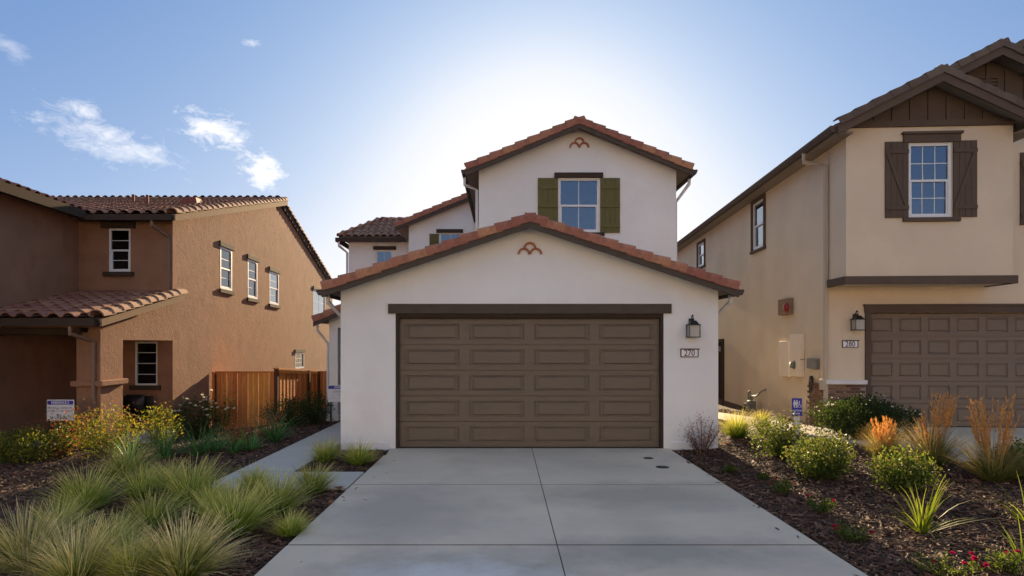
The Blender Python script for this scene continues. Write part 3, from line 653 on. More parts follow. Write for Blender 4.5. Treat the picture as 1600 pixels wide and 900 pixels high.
    part('porch_wall', MB().fprism(F5, [(p0, 2.35), (X0, 2.35), (X0, zp(X0)-.06), (p0, zp(p0)-.06)], -.2, 0).box(p0, p0+.2, PY+.4, 22.6, -.3, zp(p0)-.08), M_['white'], H)
    part('pier_base', MB().box(p0-.06, p0+.26, PY-.05, PY+.4, -.2, .10), M_['white'], H)
    part('entry_door', MB().box(p0+.22, X0, PY+1.2, PY+1.26, -.1, 2.35), M_['dkbrown'], H)
    pr_ = slope('porch_roof', -4.80, zp(-4.80), X0, zp(X0), PY-.3, 22.6)
    part('fascia', MB().prism([(-4.8, PY-.34, zp(-4.8)), (X0, PY-.34, zp(X0)), (X0, PY-.34, zp(X0)-.15), (-4.8, PY-.34, zp(-4.8)-.15)], [(-4.8, PY-.3, zp(-4.8)), (X0, PY-.3, zp(X0)), (X0, PY-.3, zp(X0)-.15), (-4.8, PY-.3, zp(-4.8)-.15)]), M_['fascia'], H)
    tile_run(pr_, *RK['terra'], L(-4.82, PY-.36, zp(-4.82)+.055), L(X0, PY-.36, zp(X0)+.055), (0, -1, 0))
    tile_field(pr_, STL['terra'], L(-4.80, PY-.1, zp(-4.8)), (0, 1, 0), (1, 0, .4167), 6, 1.92, joined='roof_tiles', mats=M_['terra'])
    spout([(-4.76, PY-.1, 2.42), (-4.76, PY-.1, 2.28), (p0-.04, PY+.02, 1.95), (p0-.04, PY+.02, -.1)], r=.035)
    return H
white_house()
lantern('black wall lantern right of the bronze garage door on the white house', at(1080, 526.5, 11.85))
plaque('number plaque reading 270 below the lantern on the white house', '270', at(1077, 551.5, 11.85))

# ------------------------------------------------------------------ brown house (left)
LS, LX, LY = -.06, -8.29, 16.0                       # its side wall leans off the street's axis
def lv(px, u=0.0):                                     # depth along the side wall seen at column px
    k = (px-PX0)/FPX; return (LX+u-LS*LY)/(k-LS)-LY
def lz(px, py, u=0.0): return CAM_Z-(py-PY0)/FPX*(LY+lv(px, u))
def brown_house():
    H = thing('brown_house', 'two storey brown stucco house with tiled porch and three narrow side windows', 'house', (LX, LY, 0))
    XF[H.name] = lambda p: Vector((p.x+LS*p.y, p.y, p.z))
    xf = XF[H.name]; b = M_['brown']
    FS = Frame((0, 0, 0), (0, 1, 0), (1, 0, 0)); FF = Frame((0, 0, 0), (1, 0, 0), (0, -1, 0))
    vr = lv(447, .2); ve = 2*vr+.4; ez = 5.12; rz = lz(447, 316, .2); sl = (rz-ez)/vr
    vp = lv(157); print('left house', vr, rz, sl, vp)
    # side wall with its windows
    wins = [(344, 362.5, 388, 453), (387, 402, 407, 466.5), (421, 435.5, 425.5, 476), (489.5, 508, 455, 505), (461, 475, 551, 576)]
    holes = []
    for x0, x1, y0, y1 in wins:
        xm = (x0+x1)/2; holes.append((lv(x0), lv(x1), lz(xm, y1), lz(xm, y0)))
    w = MB().wall(FS, .2, ve, -1, ez, .2, holes)
    # parts of windows above the plate line go in the gable; keep the gable solid
    w.fprism(FS, [(.2, ez), (ve, ez), (vr, rz-.03), (.2, ez+.04)], -.2, 0)
    part('side_wall', w, b, H)
    for i, (x0, x1, y0, y1) in enumerate(wins):
        a0, a1, b0, b1 = holes[i]
        window(H, FS, a0, a1, b0, b1, 1 if i < 3 else 2, (2, 2) if i < 3 else (3, 3), hung=(i < 3), gm='glassd' if i < 2 else 'glass', recess=.03, fw=.07)
        if i == 3 or i == 2: part('blind', MB().fbox(FS, a0+.05, a1-.05, b0+.05, b1-.05, -.14, -.12), M_['curtain'], H)
        e = .1
        part('window_header', MB().fbox(FS, a0-e, a1+e, b1, b1+.15, .001, .055), M_['fascia'], H, bevel=.006)
        if i < 3: part('window_sill', MB().fbox(FS, a0-e, a1+e, b0-.12, b0, .001, .06), M_['fascia'], H, bevel=.006)
    # front wall
    def fx(px, v=0.0): Y = LY+v; return (px-PX0)/FPX*Y-LX-LS*v
    def fz(py, v=0.0): return CAM_Z-(py-PY0)/FPX*(LY+v)
    ui = fx(123)
    W1 = (fx(170), fx(204), fz(425), fz(357)); W2 = (fx(211), fx(246), fz(602), fz(534))
    part('front_wall', MB().wall(FF, -11, 0, -1, ez+.01, .2, [W1, W2]), b, H)
    window(H, FF, *W1, 1, (2, 2), gm='glassd', fw=.05); window(H, FF, *W2, 1, (2, 2), hung=False, gm='glassd', fw=.04)
    for j in (1, 2, 3): part('window_bar', MB().fbox(FF, W2[0]+.04, W2[1]-.04, W2[2]+(W2[3]-W2[2])*j/4-.009, W2[2]+(W2[3]-W2[2])*j/4+.009, -.054, -.04), M_['vinyl'], H)
    part('window_header', MB().fbox(FF, fx(160), fx(212), fz(357), fz(347.5), .001, .09), M_['dkbrown'], H, bevel=.006)
    part('window_sill', MB().fbox(FF, fx(163), fx(210), fz(432), fz(425), .001, .09), M_['dkbrown'], H, bevel=.006)
    part('window_sill', MB().fbox(FF, fx(204), fx(252), fz(609), fz(602), .001, .08), M_['dkbrown'], H, bevel=.006)
    part('wall_band', MB().fbox(FF, ui, fx(211)-.5, fz(605), fz(598), .001, .05), b, H)
    # wing that comes forward on the left
    part('wing_wall', MB().box(ui-.2, ui, -7, -.0, -1, ez+.1).box(ui-6, ui-.2, -7, -6.8, -1, ez+.1), b, H)
    # main roof: eave, ridge parallel to the street
    ev, eu, th = -.42, .22, .06
    zr_ = lambda v: ez+.08+sl*v
    er = .05
    R1 = part('roof', MB().prism([(eu, ev, zr_(ev)), (eu, vr, rz+.05), (eu, vr, rz+.05-th), (eu, ev, zr_(ev)-th)], [(-14, ev, zr_(ev)), (-14, vr, rz+.05), (-14, vr, rz+.05-th), (-14, ev, zr_(ev)-th)]), M_['soffitb'], H)
    R1b = part('roof', MB().prism([(er, vr, rz+.05), (er, ve-ev, zr_(ev)), (er, ve-ev, zr_(ev)-th), (er, vr, rz+.05-th)], [(-14, vr, rz+.05), (-14, ve-ev, zr_(ev)), (-14, ve-ev, zr_(ev)-th), (-14, vr, rz+.05-th)]), M_['soffitb'], H)
    tile_field(R1b, STL['red'], xf(Vector((-9.2, ve-ev, zr_(ev)+.01))), (1, 0, 0), Vector((-LS, -1, sl)), 9.2, Vector((LS, 1, sl)).length*(ve-ev-vr), joined='roof_tiles', mats=M_['redtile'], exp=.38)
    part('rake_board', MB().prism([(eu, ev, zr_(ev)), (eu, vr, rz+.05), (eu, vr, rz-.12), (eu, ev, zr_(ev)-.16)], [(eu+.04, ev, zr_(ev)), (eu+.04, vr, rz+.05), (eu+.04, vr, rz-.12), (eu+.04, ev, zr_(ev)-.16)]), M_['tan'], H)
    part('rake_board', MB().prism([(er, ve-ev, zr_(ev)), (er, vr, rz+.05), (er, vr, rz-.2), (er, ve-ev, zr_(ev)-.24)], [(er+.03, ve-ev, zr_(ev)), (er+.03, vr, rz+.05), (er+.03, vr, rz-.2), (er+.03, ve-ev, zr_(ev)-.24)]), M_['dkbrown'], H)
    tile_run(R1, BAR['tan'], BAR['tan'], xf(Vector((eu-.06, ev, zr_(ev)+.02))), xf(Vector((eu-.06, vr, rz+.07))), (1, 0, 0), exp=.40)
    tile_run(R1b, BAR['tan'], BAR['tan'], xf(Vector((er-.04, ve-ev, zr_(ev)+.02))), xf(Vector((er-.04, vr, rz+.07))), (1, 0, 0), exp=.40)
    tile_run(R1, BAR['tan'], BAR['tan'], xf(Vector((eu, vr, rz+.07))), xf(Vector((-9, vr, rz+.07))), (0, -1, 0), exp=.42, name='ridge_tile')
    dirS = Vector((LS, 1, sl)); lenS = dirS.length*(vr-ev)
    tile_field(R1, STL['red'], xf(Vector((-9.2, ev, zr_(ev)+.01))), (1, 0, 0), dirS, 9.2+eu-.15, lenS, joined='roof_tiles', mats=M_['redtile'], exp=.38)
    part('gutter', MB().box(ui+.3, eu-.02, ev-.12, ev, zr_(ev)-.16, zr_(ev)-.02), M_['dkbrown'], H)
    # wing roof: eave along its right side
    wu = ui+.38; zw = ez+.02; rise = 1.15
    R2 = part('wing_roof', MB().prism([(wu, -7.4, zw), (wu-3.4, -7.4, zw+rise), (wu-6.8, -7.4, zw), (wu-6.8, -7.4, zw-.06), (wu-3.4, -7.4, zw+rise-.06), (wu, -7.4, zw-.06)],
                                      [(wu, 3.5, zw), (wu-3.4, 3.5, zw+rise), (wu-6.8, 3.5, zw), (wu-6.8, 3.5, zw-.06), (wu-3.4, 3.5, zw+rise-.06), (wu, 3.5, zw-.06)]), M_['soffitb'], H)
    tile_field(R2, STL['red'], xf(Vector((wu, -7.4, zw+.01))), (LS, 1, 0), (-3.4, 0, rise), 10.6, math.hypot(3.4, rise), joined='roof_tiles', mats=M_['redtile'], exp=.38)
    part('gutter', MB().box(wu+.002, wu+.12, -7.4, ev-.12, zw-.19, zw+.015), M_['dkbrown'], H)
    # porch
    pe = vp-.40; zt = fz(459); zl = 2.43; s2 = (zt-zl)/(0-pe)
    zq = lambda v: zl+s2*(v-pe)
    P = part('porch_roof', MB().prism([(.22, pe, zl), (.22, 0, zt), (.22, 0, zt-.06), (.22, pe, zl-.06)], [(ui, pe, zl), (ui, 0, zt), (ui, 0, zt-.06), (ui, pe, zl-.06)]), M_['soffitb'], H)
    dS = Vector((LS, 1, s2)); 
    tile_field(P, STL['red'], xf(Vector((ui+.02, pe-.04, zl+.01))), (1, 0, 0), dS, .10-ui, dS.length*(-pe), exp=.37)
    tile_run(P, BAR['tan'], BAR['tan'], xf(Vector((.17, pe-.04, zl+.03))), xf(Vector((.17, .1, zt+.03))), (1, 0, 0), exp=.40)
    part('rake_board', MB().prism([(.22, pe, zl-.01), (.22, .1, zt-.01), (.22, .1, zt-.15), (.22, pe, zl-.15)], [(.26, pe, zl-.01), (.26, .1, zt-.01), (.26, .1, zt-.15), (.26, pe, zl-.15)]), M_['tan'], H)
    part('gutter', MB().box(ui, .18, pe-.12, pe, zl-.15, zl-.01), M_['dkbrown'], H)
    part('porch_ceiling', MB().box(ui, -.2, vp+.25, -.01, 2.20, 2.24), M_['soffitb'], H)
    def fxp(px): return fx(px, vp)
    pu = fxp(119.5)
    part('porch_pier', MB().box(pu, 0, vp, lv(192), -1, zq(vp)-.35).prism([(0, vp, zq(vp)-.35), (0, 0, zq(vp)-.35), (0, 0, zt-.07), (0, vp, zq(vp)-.07)], [(-.25, vp, zq(vp)-.35), (-.25, 0, zq(vp)-.35), (-.25, 0, zt-.07), (-.25, vp, zq(vp)-.07)])
         .box(ui, -.25, vp, vp+.25, fz(512, vp), zq(vp)-.08), b, H)
    part('porch_beam', MB().box(ui, fxp(128), vp-.06, vp+.3, fz(523, vp), fz(512.5, vp)), M_['dkbrown'], H, bevel=.01)
    part('pier_band', MB().box(pu-.08, .08, vp-.08, lv(192)+.08, fz(603.5, vp), fz(595, vp)), b, H, bevel=.012)
    part('porch_header', MB().box(-.25, .0, lv(192), -.005, 2.02, zq(vp)-.35), b, H)
    part('porch_floor', MB().box(ui, .0, vp+.2, -.0, -.6, -.2), M_['walk'], H)
    def spout(pts, r=.045): part('downspout', MB().tube(pts, r, 4, square=True), M_['pipebr'], H)
    spout([(fx(252), ev-.06, zr_(ev)-.1), (fx(252), ev-.06, zr_(ev)-.28), (fx(265.5), -.06, zr_(ev)-.5), (fx(265.5), -.06, zt+.05)])
    spout([(fxp(132), pe-.06, zl-.1), (fxp(132), pe-.06, zl-.3), (fxp(149), vp-.06, zl-.46), (fxp(149), vp-.06, -.5)])
    # roof vents
    for px, py, Yv in ((208, 322, 4.2), (230, 325, 3.6)):
        part('vent_pipe', MB().tube([(fx(px, Yv), Yv, zr_(Yv)-.1), (fx(px, Yv), Yv, zr_(Yv)+.36)], .045, 10), M_['redpipe'], H)
    v0 = 4.0; u0 = fx(300, v0)
    part('box_vent', MB().prism([(u0-.3, v0-.3, zr_(v0-.3)+.02), (u0+.3, v0-.3, zr_(v0-.3)+.02), (u0+.3, v0+.3, zr_(v0+.3)+.02), (u0-.3, v0+.3, zr_(v0+.3)+.02)],
                                [(u0-.2, v0-.2, zr_(v0)+.24), (u0+.2, v0-.2, zr_(v0)+.24), (u0+.2, v0+.2, zr_(v0)+.26), (u0-.2, v0+.2, zr_(v0)+.26)]), M_['redpipe'], H)
    part('rear_wall', MB().box(-11, -.2, ve-.2, ve, -1, ez+.1), b, H)
    part('outlet_box', MB().box(fx(48), fx(58), -.08, -.001, fz(657), fz(646)), M_['grey'], H, bevel=.01)
brown_house()

def bench():
    p = Vector((LX-.95, LY-.75, -.2))
    t = thing('porch_bench', 'black bench with dark cushions inside the porch of the brown house', 'bench', p)
    part('seat', MB().box(-.62, .62, -.05, .42, .40, .45), M_['black'], t, bevel=.01)
    part('backrest', MB().box(-.62, .62, .42, .47, .45, .86), M_['black'], t, bevel=.015)
    for x in (-.58, .53):
        for y in (-.04, .40): part('leg', MB().box(x, x+.05, y, y+.05, 0, .40), M_['black'], t)
        part('armrest', MB().box(x, x+.05, -.04, .42, .58, .62).box(x, x+.05, -.04, .01, .45, .58), M_['black'], t)
    for x, rz in ((-.25, .2), (.27, -.15)):
        mb = MB(); n = 8
        vs = []; 
        for i in range(n+1):
            for j in range(n+1):
                a, c = i/n*2-1, j/n*2-1; k = (1-a*a)**.5*(1-c*c)**.5
                vs.append((x+a*.22, .30-.10*k+abs(c)*.02, .68+c*.22))
        mb.add(vs, [(i*(n+1)+j, (i+1)*(n+1)+j, (i+1)*(n+1)+j+1, i*(n+1)+j+1) for i in range(n) for j in range(n)])
        mb.add([(v[0], .60-v[1]+.02, v[2]) for v in vs], [(i*(n+1)+j, (i+1)*(n+1)+j, (i+1)*(n+1)+j+1, i*(n+1)+j+1) for i in range(n) for j in range(n)])
        part('cushion', mb, M_['black'], t, smooth=True)
bench()

# ------------------------------------------------------------------ cedar fence
def fence():
    p0 = Vector((LX+LS*(lv(330)), LY+lv(330), 0)); 
    t = thing('cedar_fence', 'orange cedar board fence with a returning panel beside the brown house', 'fence', (p0.x, p0.y, -.5))
    OFF[t.name] = Vector((p0.x, p0.y, -.5))
    yA = p0.y; xE = (432-PX0)/FPX*yA
    def board_run(A, B, z0A, z0B, zA, zB, w, nrm):
        A, B = Vector((*A, 0)), Vector((*B, 0)); d = (B-A); Ln = d.length; d.normalize(); n = int(Ln/w)
        F = Frame(A, d, (*nrm, 0))
        for i in range(n):
            f = (i+.5)/n; a = i*Ln/n; zt = zA+(zB-zA)*f; o = (.012 if i % 2 else 0)
            part('board', MB().fbox(F, a+.004, a+Ln/n-.004, z0A+(z0B-z0A)*f, zt+random.uniform(-.004, .004), o, o+.02), M_['cedar'], t)
        return F, Ln
    zt = CAM_Z-(581-PY0)/FPX*yA
    part('board', MB().box(p0.x+.02, p0.x+.13, yA-.01, yA+.015, -.6, zt-.0), M_['cedar'], t)
    F, Ln = board_run((p0.x+.16, yA), (xE-.05, yA), -.6, -.6, zt, zt, .145, (0, -1))
    part('rail', MB().box(p0.x+.13, xE-.05, yA-.055, yA-.034, zt-.03, zt+.02), M_['cedar'], t)
    part('post', MB().box(p0.x+.125, p0.x+.165, yA-.06, yA+.03, -.6, zt-.035), M_['cedard'], t)
    yB = -6.62/((495-PX0)/FPX); yB = xE/((495-PX0)/FPX)
    z1 = CAM_Z-(575.5-PY0)/FPX*yA; z2 = CAM_Z-(578.5-PY0)/FPX*yB
    part('post', MB().box(xE-.05, xE+.05, yA-.06, yA+.04, -.6, z1-.02), M_['cedard'], t)
    board_run((xE, yA+.05), (xE, yB), -.6, -.6, z1-.05, z2-.05, .145, (1, 0))
    part('cap_rail', MB().prism([(xE-.07, yA-.08, z1-.02), (xE+.09, yA-.08, z1-.02), (xE+.09, yA-.08, z1+.02), (xE-.07, yA-.08, z1+.02)], [(xE-.07, yB, z2-.02), (xE+.09, yB, z2-.02), (xE+.09, yB, z2+.02), (xE-.07, yB, z2+.02)]), M_['cedar'], t)
    part('rail', MB().prism([(xE+.035, yA+.06, z1-.14), (xE+.06, yA+.06, z1-.14), (xE+.06, yA+.06, z1-.06), (xE+.035, yA+.06, z1-.06)], [(xE+.035, yB, z2-.14), (xE+.06, yB, z2-.14), (xE+.06, yB, z2-.06), (xE+.035, yB, z2-.06)]), M_['cedar'], t)
    for f in (.72, 1.0):
        y = yA+(yB-yA)*f; part('post', MB().box(xE+.034, xE+.10, y-.05, y+.05, -.6, z1+(z2-z1)*f-.03), M_['cedard'], t)
    board_run((xE+.06, yB+.08), (-5.65, yB+.08), -.6, -.6, z2-.03, z2-.03, .145, (0, -1))
fence()

# ------------------------------------------------------------------ beige house (right)
RA = -math.atan(.061); RP = Vector((6.87, 13.6, 0))
RI = Matrix.Rotation(-RA, 4, 'Z')
def rl_(px, py):
    o = RI @ (Vector((0, 0, CAM_Z))-RP); d = RI @ Vector(((px-PX0)/FPX, 1, -(py-PY0)/FPX)); return o, d
def rf(px, py, v=0.0): o, d = rl_(px, py); t = (v-o.y)/d.y; p = o+d*t; return p.x, p.z
def rs(px, py, u=0.0): o, d = rl_(px, py); t = (u-o.x)/d.x; p = o+d*t; return p.y, p.z
def rw(u, v, z): return RP+Matrix.Rotation(RA, 3, 'Z') @ Vector((u, v, z))
def beige_house():
    H = thing('beige_house', 'two storey beige stucco house with taupe garage door and brown shuttered bay', 'house', RP, RA)
    b = M_['beige']
    FF = Frame((0, 0, 0), (1, 0, 0), (0, -1, 0)); FS = Frame((0, 0, 0), (0, 1, 0), (-1, 0, 0))
    vb = rs(1322, 300)[0]; FB = Frame((0, vb, 0), (1, 0, 0), (0, -1, 0)); ubr = rf(1583, 300, vb)[0]; uc = ubr/2
    ez = rf(1322, 196, vb)[1]; pt = .5
    print('right house', vb, ubr, ez)
    zf = -.05
    # side wall
    w1 = (rs(1102, 0)[0]*0, 0, 0, 0)
    def shole(x0, x1, y0, y1):
        v0, v1 = rs(x1, 400)[0], rs(x0, 400)[0]; vm = (x0+x1)/2; return (v0, v1, rs(vm, y1)[1], rs(vm, y0)[1])
    S1, S2 = shole(1177, 1195, 314, 388), shole(1091, 1101.5, 380, 416)
    D = shole(1117, 1130.5, 640, 538); D = (D[0], D[0]+1.0, -.3, 2.0)
    part('side_wall', MB().wall(FS, .2, 17, -.5, ez, .2, [S1, S2, D]), b, H)
    for S, tw in ((S1, .085), (S2, .085)):
        window(H, FS, *S, 1, (1, 1), recess=.03, fw=.06)
        part('window_trim', MB().fbox(FS, S[0]-tw, S[0], S[2]-.02, S[3]+tw, .001, .05).fbox(FS, S[1], S[1]+tw, S[2]-.02, S[3]+tw, .001, .05).fbox(FS, S[0], S[1], S[3], S[3]+tw, .001, .05)
             .fbox(FS, S[0]-tw-.03, S[1]+tw+.03, S[2]-.09, S[2]-.021, .001, .07), M_['trimtaupe'], H)
    part('side_door', MB().fbox(FS, *D, -.15, -.1).fbox(FS, D[0]-.1, D[0], D[2], D[3]+.1, .001, .05).fbox(FS, D[1], D[1]+.1, D[2], D[3]+.1, .001, .05).fbox(FS, D[0], D[1], D[3], D[3]+.1, .001, .05), M_['dkbrown'], H)
    # garage front
    ga, gt = rf(1360, 488.5); gw = 4.72; gb = rf(1400, 667)[1]
    G = (ga-.0, ga+gw, -.5, gt)
    part('garage_wall', MB().wall(FF, 0, 7.2, -.5, ez, .2, [(G[0]-.001, G[1]+.001, -.6, gt)]), b, H)
    FG = Frame((0, .14, 0), (1, 0, 0), (0, -1, 0))
    garage_door(H, FG, G[0], G[1], gb, gt-.02, 5, 8, 'doortaupe', .455, .30)
    for x_ in (G[0]-.115, G[1]): part('door_jamb', MB().fbox(FF, x_, x_+.115, gb-.1, gt, -.05, .04), M_['trimtaupe'], H)
    part('door_header', MB().fbox(FF, G[0]-.13, G[1]+.13, gt, gt+.135, -.05, .05).fbox(FF, G[0]-.15, G[1]+.15, gt+.135, gt+.175, .001, .085), M_['trimtaupe'], H)
    # brick wainscot with cap
    c0, c1 = rf(1310, 600)[1], rf(1310, 593.5)[1]
    part('wainscot_cap', MB().fbox(FF, -.08, G[0]-.117, c0, c1, .001, .13).box(-.13, -.001, -.0, .12, c0, c1), M_['pipe'], H, bevel=.008)
    bk = part('brick_base', MB().fbox(FF, -.045, G[0]-.118, -.3, c0-.002, .001, .045).box(-.045, -.001, .0, rs(1268, 620)[0], -.3, c0-.002), M_['mortar'], H)
    bl, bh = .20, .062; mbk = MB().box(-.095, .095, 0, .05, 0, .054); mbk = mbk.mesh('brick', M_['brick'])
    z = c0-.066; r = 0
    while z > -.2:
        a = -.05-(r % 2)*.1
        while a < G[0]-.25:
            if a > -.16:
                o = link('brick', mbk, bk); x = max(a+.1, .045); o.location = (x, -.062+random.uniform(-.004, .004), z)
                if x != a+.1: o.scale = (.9, 1, 1)
            a += bl
        v = .0+(r % 2)*.1
        while v < rs(1268, 620)[0]-.1:
            o = link('brick', mbk, bk); o.location = (-.062+random.uniform(-.004, .004), v+.1, z); o.rotation_euler = (0, 0, -math.pi/2); v += bl
        z -= bh; r += 1
    # jutting upper bay
    bz0, bz1 = rf(1400, 444, vb)[1], rf(1400, 431.5, vb)[1]
    W = (*[rf(x, 300, vb)[0] for x in (1419, 1487)], rf(1450, 340.5, vb)[1], rf(1450, 223, vb)[1])
    part('bay_wall', MB().wall(FB, 0, ubr, bz0+.02, ez, .15, [W]).box(0, .15, vb+.15, -.001, bz0+.02, ez).box(ubr-.15, ubr, vb+.15, -.001, bz0+.02, ez).box(.15, ubr-.15, vb+.15, -.001, bz0+.02, bz0+.08), b, H)
    part('bay_band', MB().fbox(FB, -.05, ubr+.06, bz0, bz1, .001, .06).box(-.05, -.001, vb-.001, .0, bz0, bz1).box(ubr+.001, ubr+.06, vb-.001, .0, bz0, bz1), M_['trimtaupe'], H, bevel=.006)
    window(H, FB, *W, 3, (2, 2), fw=.06, curtain=(W[1]-.35, W[1]))
    x0, z1 = rf(1408, 207.5, vb); x1, z0 = rf(1502, 222, vb)
    part('window_header', MB().fbox(FB, x0+.03, x1-.03, z0, z1-.05, .001, .05).fbox(FB, x0, x1, z1-.05, z1, .001, .09), M_['trimtaupe'], H, bevel=.005)
    x0, z1 = rf(1410, 340.5, vb); x1, z0 = rf(1499, 346, vb)
    part('window_sill', MB().fbox(FB, x0, x1, z0, z1, .001, .06), M_['trimtaupe'], H, bevel=.005)
    for (p0, p1, fl) in ((1382, 1418.5, False), (1488, 1525.5, True)):
        shutter(H, FB, rf(p0, 300, vb)[0], rf(p1, 300, vb)[0], rf(1450, 340, vb)[1], rf(1450, 221, vb)[1], 'trimtaupe', 'z', fl)
    shutter(H, FF, rf(1593, 300)[0], rf(1625, 300)[0], rf(1595, 352)[1], rf(1595, 239)[1], 'trimtaupe', 'z', False)
    # gables: board and batten
    def gable(F, c, half, zb, n, d=-.0):
        h = half*pt-.02
        part('gable_panel', MB().fprism(F, [(c-half, zb), (c+half, zb), (c, zb+h)], -.15, .012), M_['trimtaupe'], H)
        for i in range(-n, n+1):
            x = c+i*half/(n+.6); 
            part('batten', MB().fbox(F, x-.035, x+.035, zb+.001, zb+h-abs(x-c)*pt-.04, .012, .04), M_['trimtaupe'], H)
    gb_ = rf(1450, 187, vb)[1]
    gable(FB, uc, uc, ez, 4)
    part('gable_trim', MB().fbox(FB, .0, ubr, ez-.06, ez+.06, .002, .06), M_['trimtaupe'], H)
    c2 = 3.24; gable(FF, c2, 3.24, ez, 8)
    FV = FF; vx, vz = rf(1541, 136)
    lv_ = grp('gable_vent', H)
    part('vent_frame', MB().fbox(FF, vx-.22, vx-.19, vz-.3, vz+.16, .012, .05).fbox(FF, vx+.19, vx+.22, vz-.3, vz+.16, .012, .05).fbox(FF, vx-.22, vx+.22, vz+.16, vz+.19, .012, .055), M_['trimtaupe'], lv_)
    for i in range(6): part('louvre', MB().fprism(FF, [(vx-.19, vz-.28+i*.075), (vx+.19, vz-.28+i*.075), (vx+.19, vz-.245+i*.075), (vx-.19, vz-.245+i*.075)], .013, .045), M_['trimtaupe'], lv_)
    # roofs: bay gable, front gable, main body; left slopes share one plane
    oh = .36
    def groof(c, half, y0, y1, left=None):
        zp = ez+.06+half*pt; e = half+oh; ze = zp-e*pt; th = .05; rts = []
        for sg in (-1, 1):
            r_ = part('roof', MB().prism([(c, y0, zp), (c+sg*e, y0, ze), (c+sg*e, y0, ze-th), (c, y0, zp-th)], [(c, y1, zp), (c+sg*e, y1, ze), (c+sg*e, y1, ze-th), (c, y1, zp-th)]), M_['soffit'], H)
            xs_ = c+sg*e
            if sg < 0 and left is not None: xs_ = left
            zs_ = zp-abs(xs_-c)*pt
            part('fascia', MB().prism([(c, y0-.05, zp), (xs_, y0-.05, zs_), (xs_, y0-.05, zs_-.2), (c, y0-.05, zp-.2)], [(c, y0-.001, zp), (xs_, y0-.001, zs_), (xs_, y0-.001, zs_-.2), (c, y0-.001, zp-.2)]), M_['trimtaupe'], H)
            tile_run(r_, *RK['flat'], Vector((xs_, y0-.08, zs_+.06)), Vector((c, y0-.08, zp+.06)), (0, -1, 0), exp=.37)
            tile_field(r_, STL['flat'], Vector((c+sg*(e-.05), y0+.15, ze+.025)), (0, 1, 0), (-sg, 0, pt), y1-y0-.15, math.hypot(e, e*pt), joined='roof_tiles', mats=M_['flattile'])
            rts.append(r_)
        tile_run(rts[0], BAR['flat'], BAR['flat'], Vector((c, y0+.1, zp+.01)), Vector((c, y1, zp+.01)), (1, 0, 0), exp=.40, name='ridge_tile')
        return ze
    ze = groof(uc, uc, vb-.42, 1.2)
    groof(c2, c2+.02, -.42, 4.2, 1.5)
    groof(5.55, 5.57, 1.9, 17.3, 3.0)
    a = [(-oh, ze-.01), (-oh-.12, ze-.01), (-oh-.12, ze-.05), (-oh-.08, ze-.14), (-oh, ze-.14)]
    part('gutter', MB().prism([(p, vb-.40, q) for p, q in a], [(p, 17.3, q) for p, q in a]), M_['trimtaupe'], H)
    part('soffit', MB().box(-oh, -.001, vb-.3, 17.2, ze-.13, ze-.10), M_['soffit'], H)
    part('bay_soffit', MB().box(ubr+.001, ubr+oh, vb-.3, .0, ze-.13, ze-.10), M_['soffit'], H)
    # downspout near the corner
    v, zt = rs(1291, 245, -.05)
    part('downspout', MB().tube([(-oh-.05, v+.25, ze-.12), (-oh-.05, v+.25, ze-.32), (-.06, v, ze-.44), (-.06, v, -.15)], .05, 4, square=True), M_['pipeb'], H)
    part('downspout_boot', MB().box(-.17, -.05, v-.07, v+.07, c0-.12, c1+.02), M_['pipeb'], H, bevel=.01)
    part('base_flashing', MB().box(-.03, -.001, rs(1268, 620)[0]+.05, 16.9, -.5, .05), M_['trimtaupe'], H)
    part('right_wall', MB().box(11, 11.1, 2, 17, -.5, ez).box(7.2, 11.1, 1.9, 2.0, -.5, ez), b, H)
    part('rear_wall', MB().box(0.2, 11.1, 16.9, 17, -.5, ez), b, H)
    # 280 driveway
    dz = gb-.01
    dp_ = link('neighbour_driveway', MB().prism([rw(G[0]-.1, .1, dz), rw(G[1]+.1, .1, dz), rw(G[1]+.1, -10, dz-.01), rw(G[0]+.25, -10, dz-.01)], [rw(G[0]-.1, .1, dz-.3), rw(G[1]+.1, .1, dz-.3), rw(G[1]+.1, -10, dz-.4), rw(G[0]+.25, -10, dz-.4)]).mesh('neighbour_driveway', M_['conc']))
    dp_['kind'] = 'structure'
    return c0
beige_house()
u, z = rf(1336, 515.5); lantern('black wall lantern left of the taupe garage door on the beige house', rw(u, -.001, z), RA)
u, z = rf(1328, 537.5); plaque('number plaque reading 280 below the lantern on the beige house', '280', rw(u, -.001, z), RA, ('inkd',))
v, z = rs(1127, 549, 0); t = lantern('small dark lantern by the side door, seen past the white garage corner', rw(0, v, z), RA-math.pi/2, .85)

def on_side(name, label, cat, px0, px1, py0, py1):
    v1, _ = rs(px0, py0); v0, _ = rs(px1, py0); pm = (px0+px1)/2
    z1 = rs(pm, py0)[1]; z0 = rs(pm, py1)[1]
    t = thing(name, label, cat, rw(0, (v0+v1)/2, z0), RA-math.pi/2)    # local: x = towards camera... wall at y=0, front is -y
    return t, abs(v1-v0)/2, z1-z0
t, w, h = on_side('fire_alarm_box', 'tan box with a red alarm bell high on the beige side wall', 'alarm', 1223, 1240, 467, 492)
part('case', MB().box(-w, w, -.12, -.001, 0, h), M_['tan'], t, bevel=.01)
mb = MB(); c = Vector((w*.9, -.12, h*.42))
for i, (r, d) in enumerate(((.045, 0), (.075, -.03), (.105, -.045), (.10, -.075), (.06, -.10), (.01, -.11))): pass
rings = [(.045, 0), (.11, -.02), (.115, -.05), (.09, -.085), (.05, -.105), (.008, -.11)]; n = 16
vs = [c+Vector((r*math.cos(2*math.pi*j/n), d, r*math.sin(2*math.pi*j/n))) for r, d in rings for j in range(n)]
mb.add(vs, [(i*n+j, i*n+(j+1) % n, (i+1)*n+(j+1) % n, (i+1)*n+j) for i in range(5) for j in range(n)]+[tuple(80+j for j in range(n))])
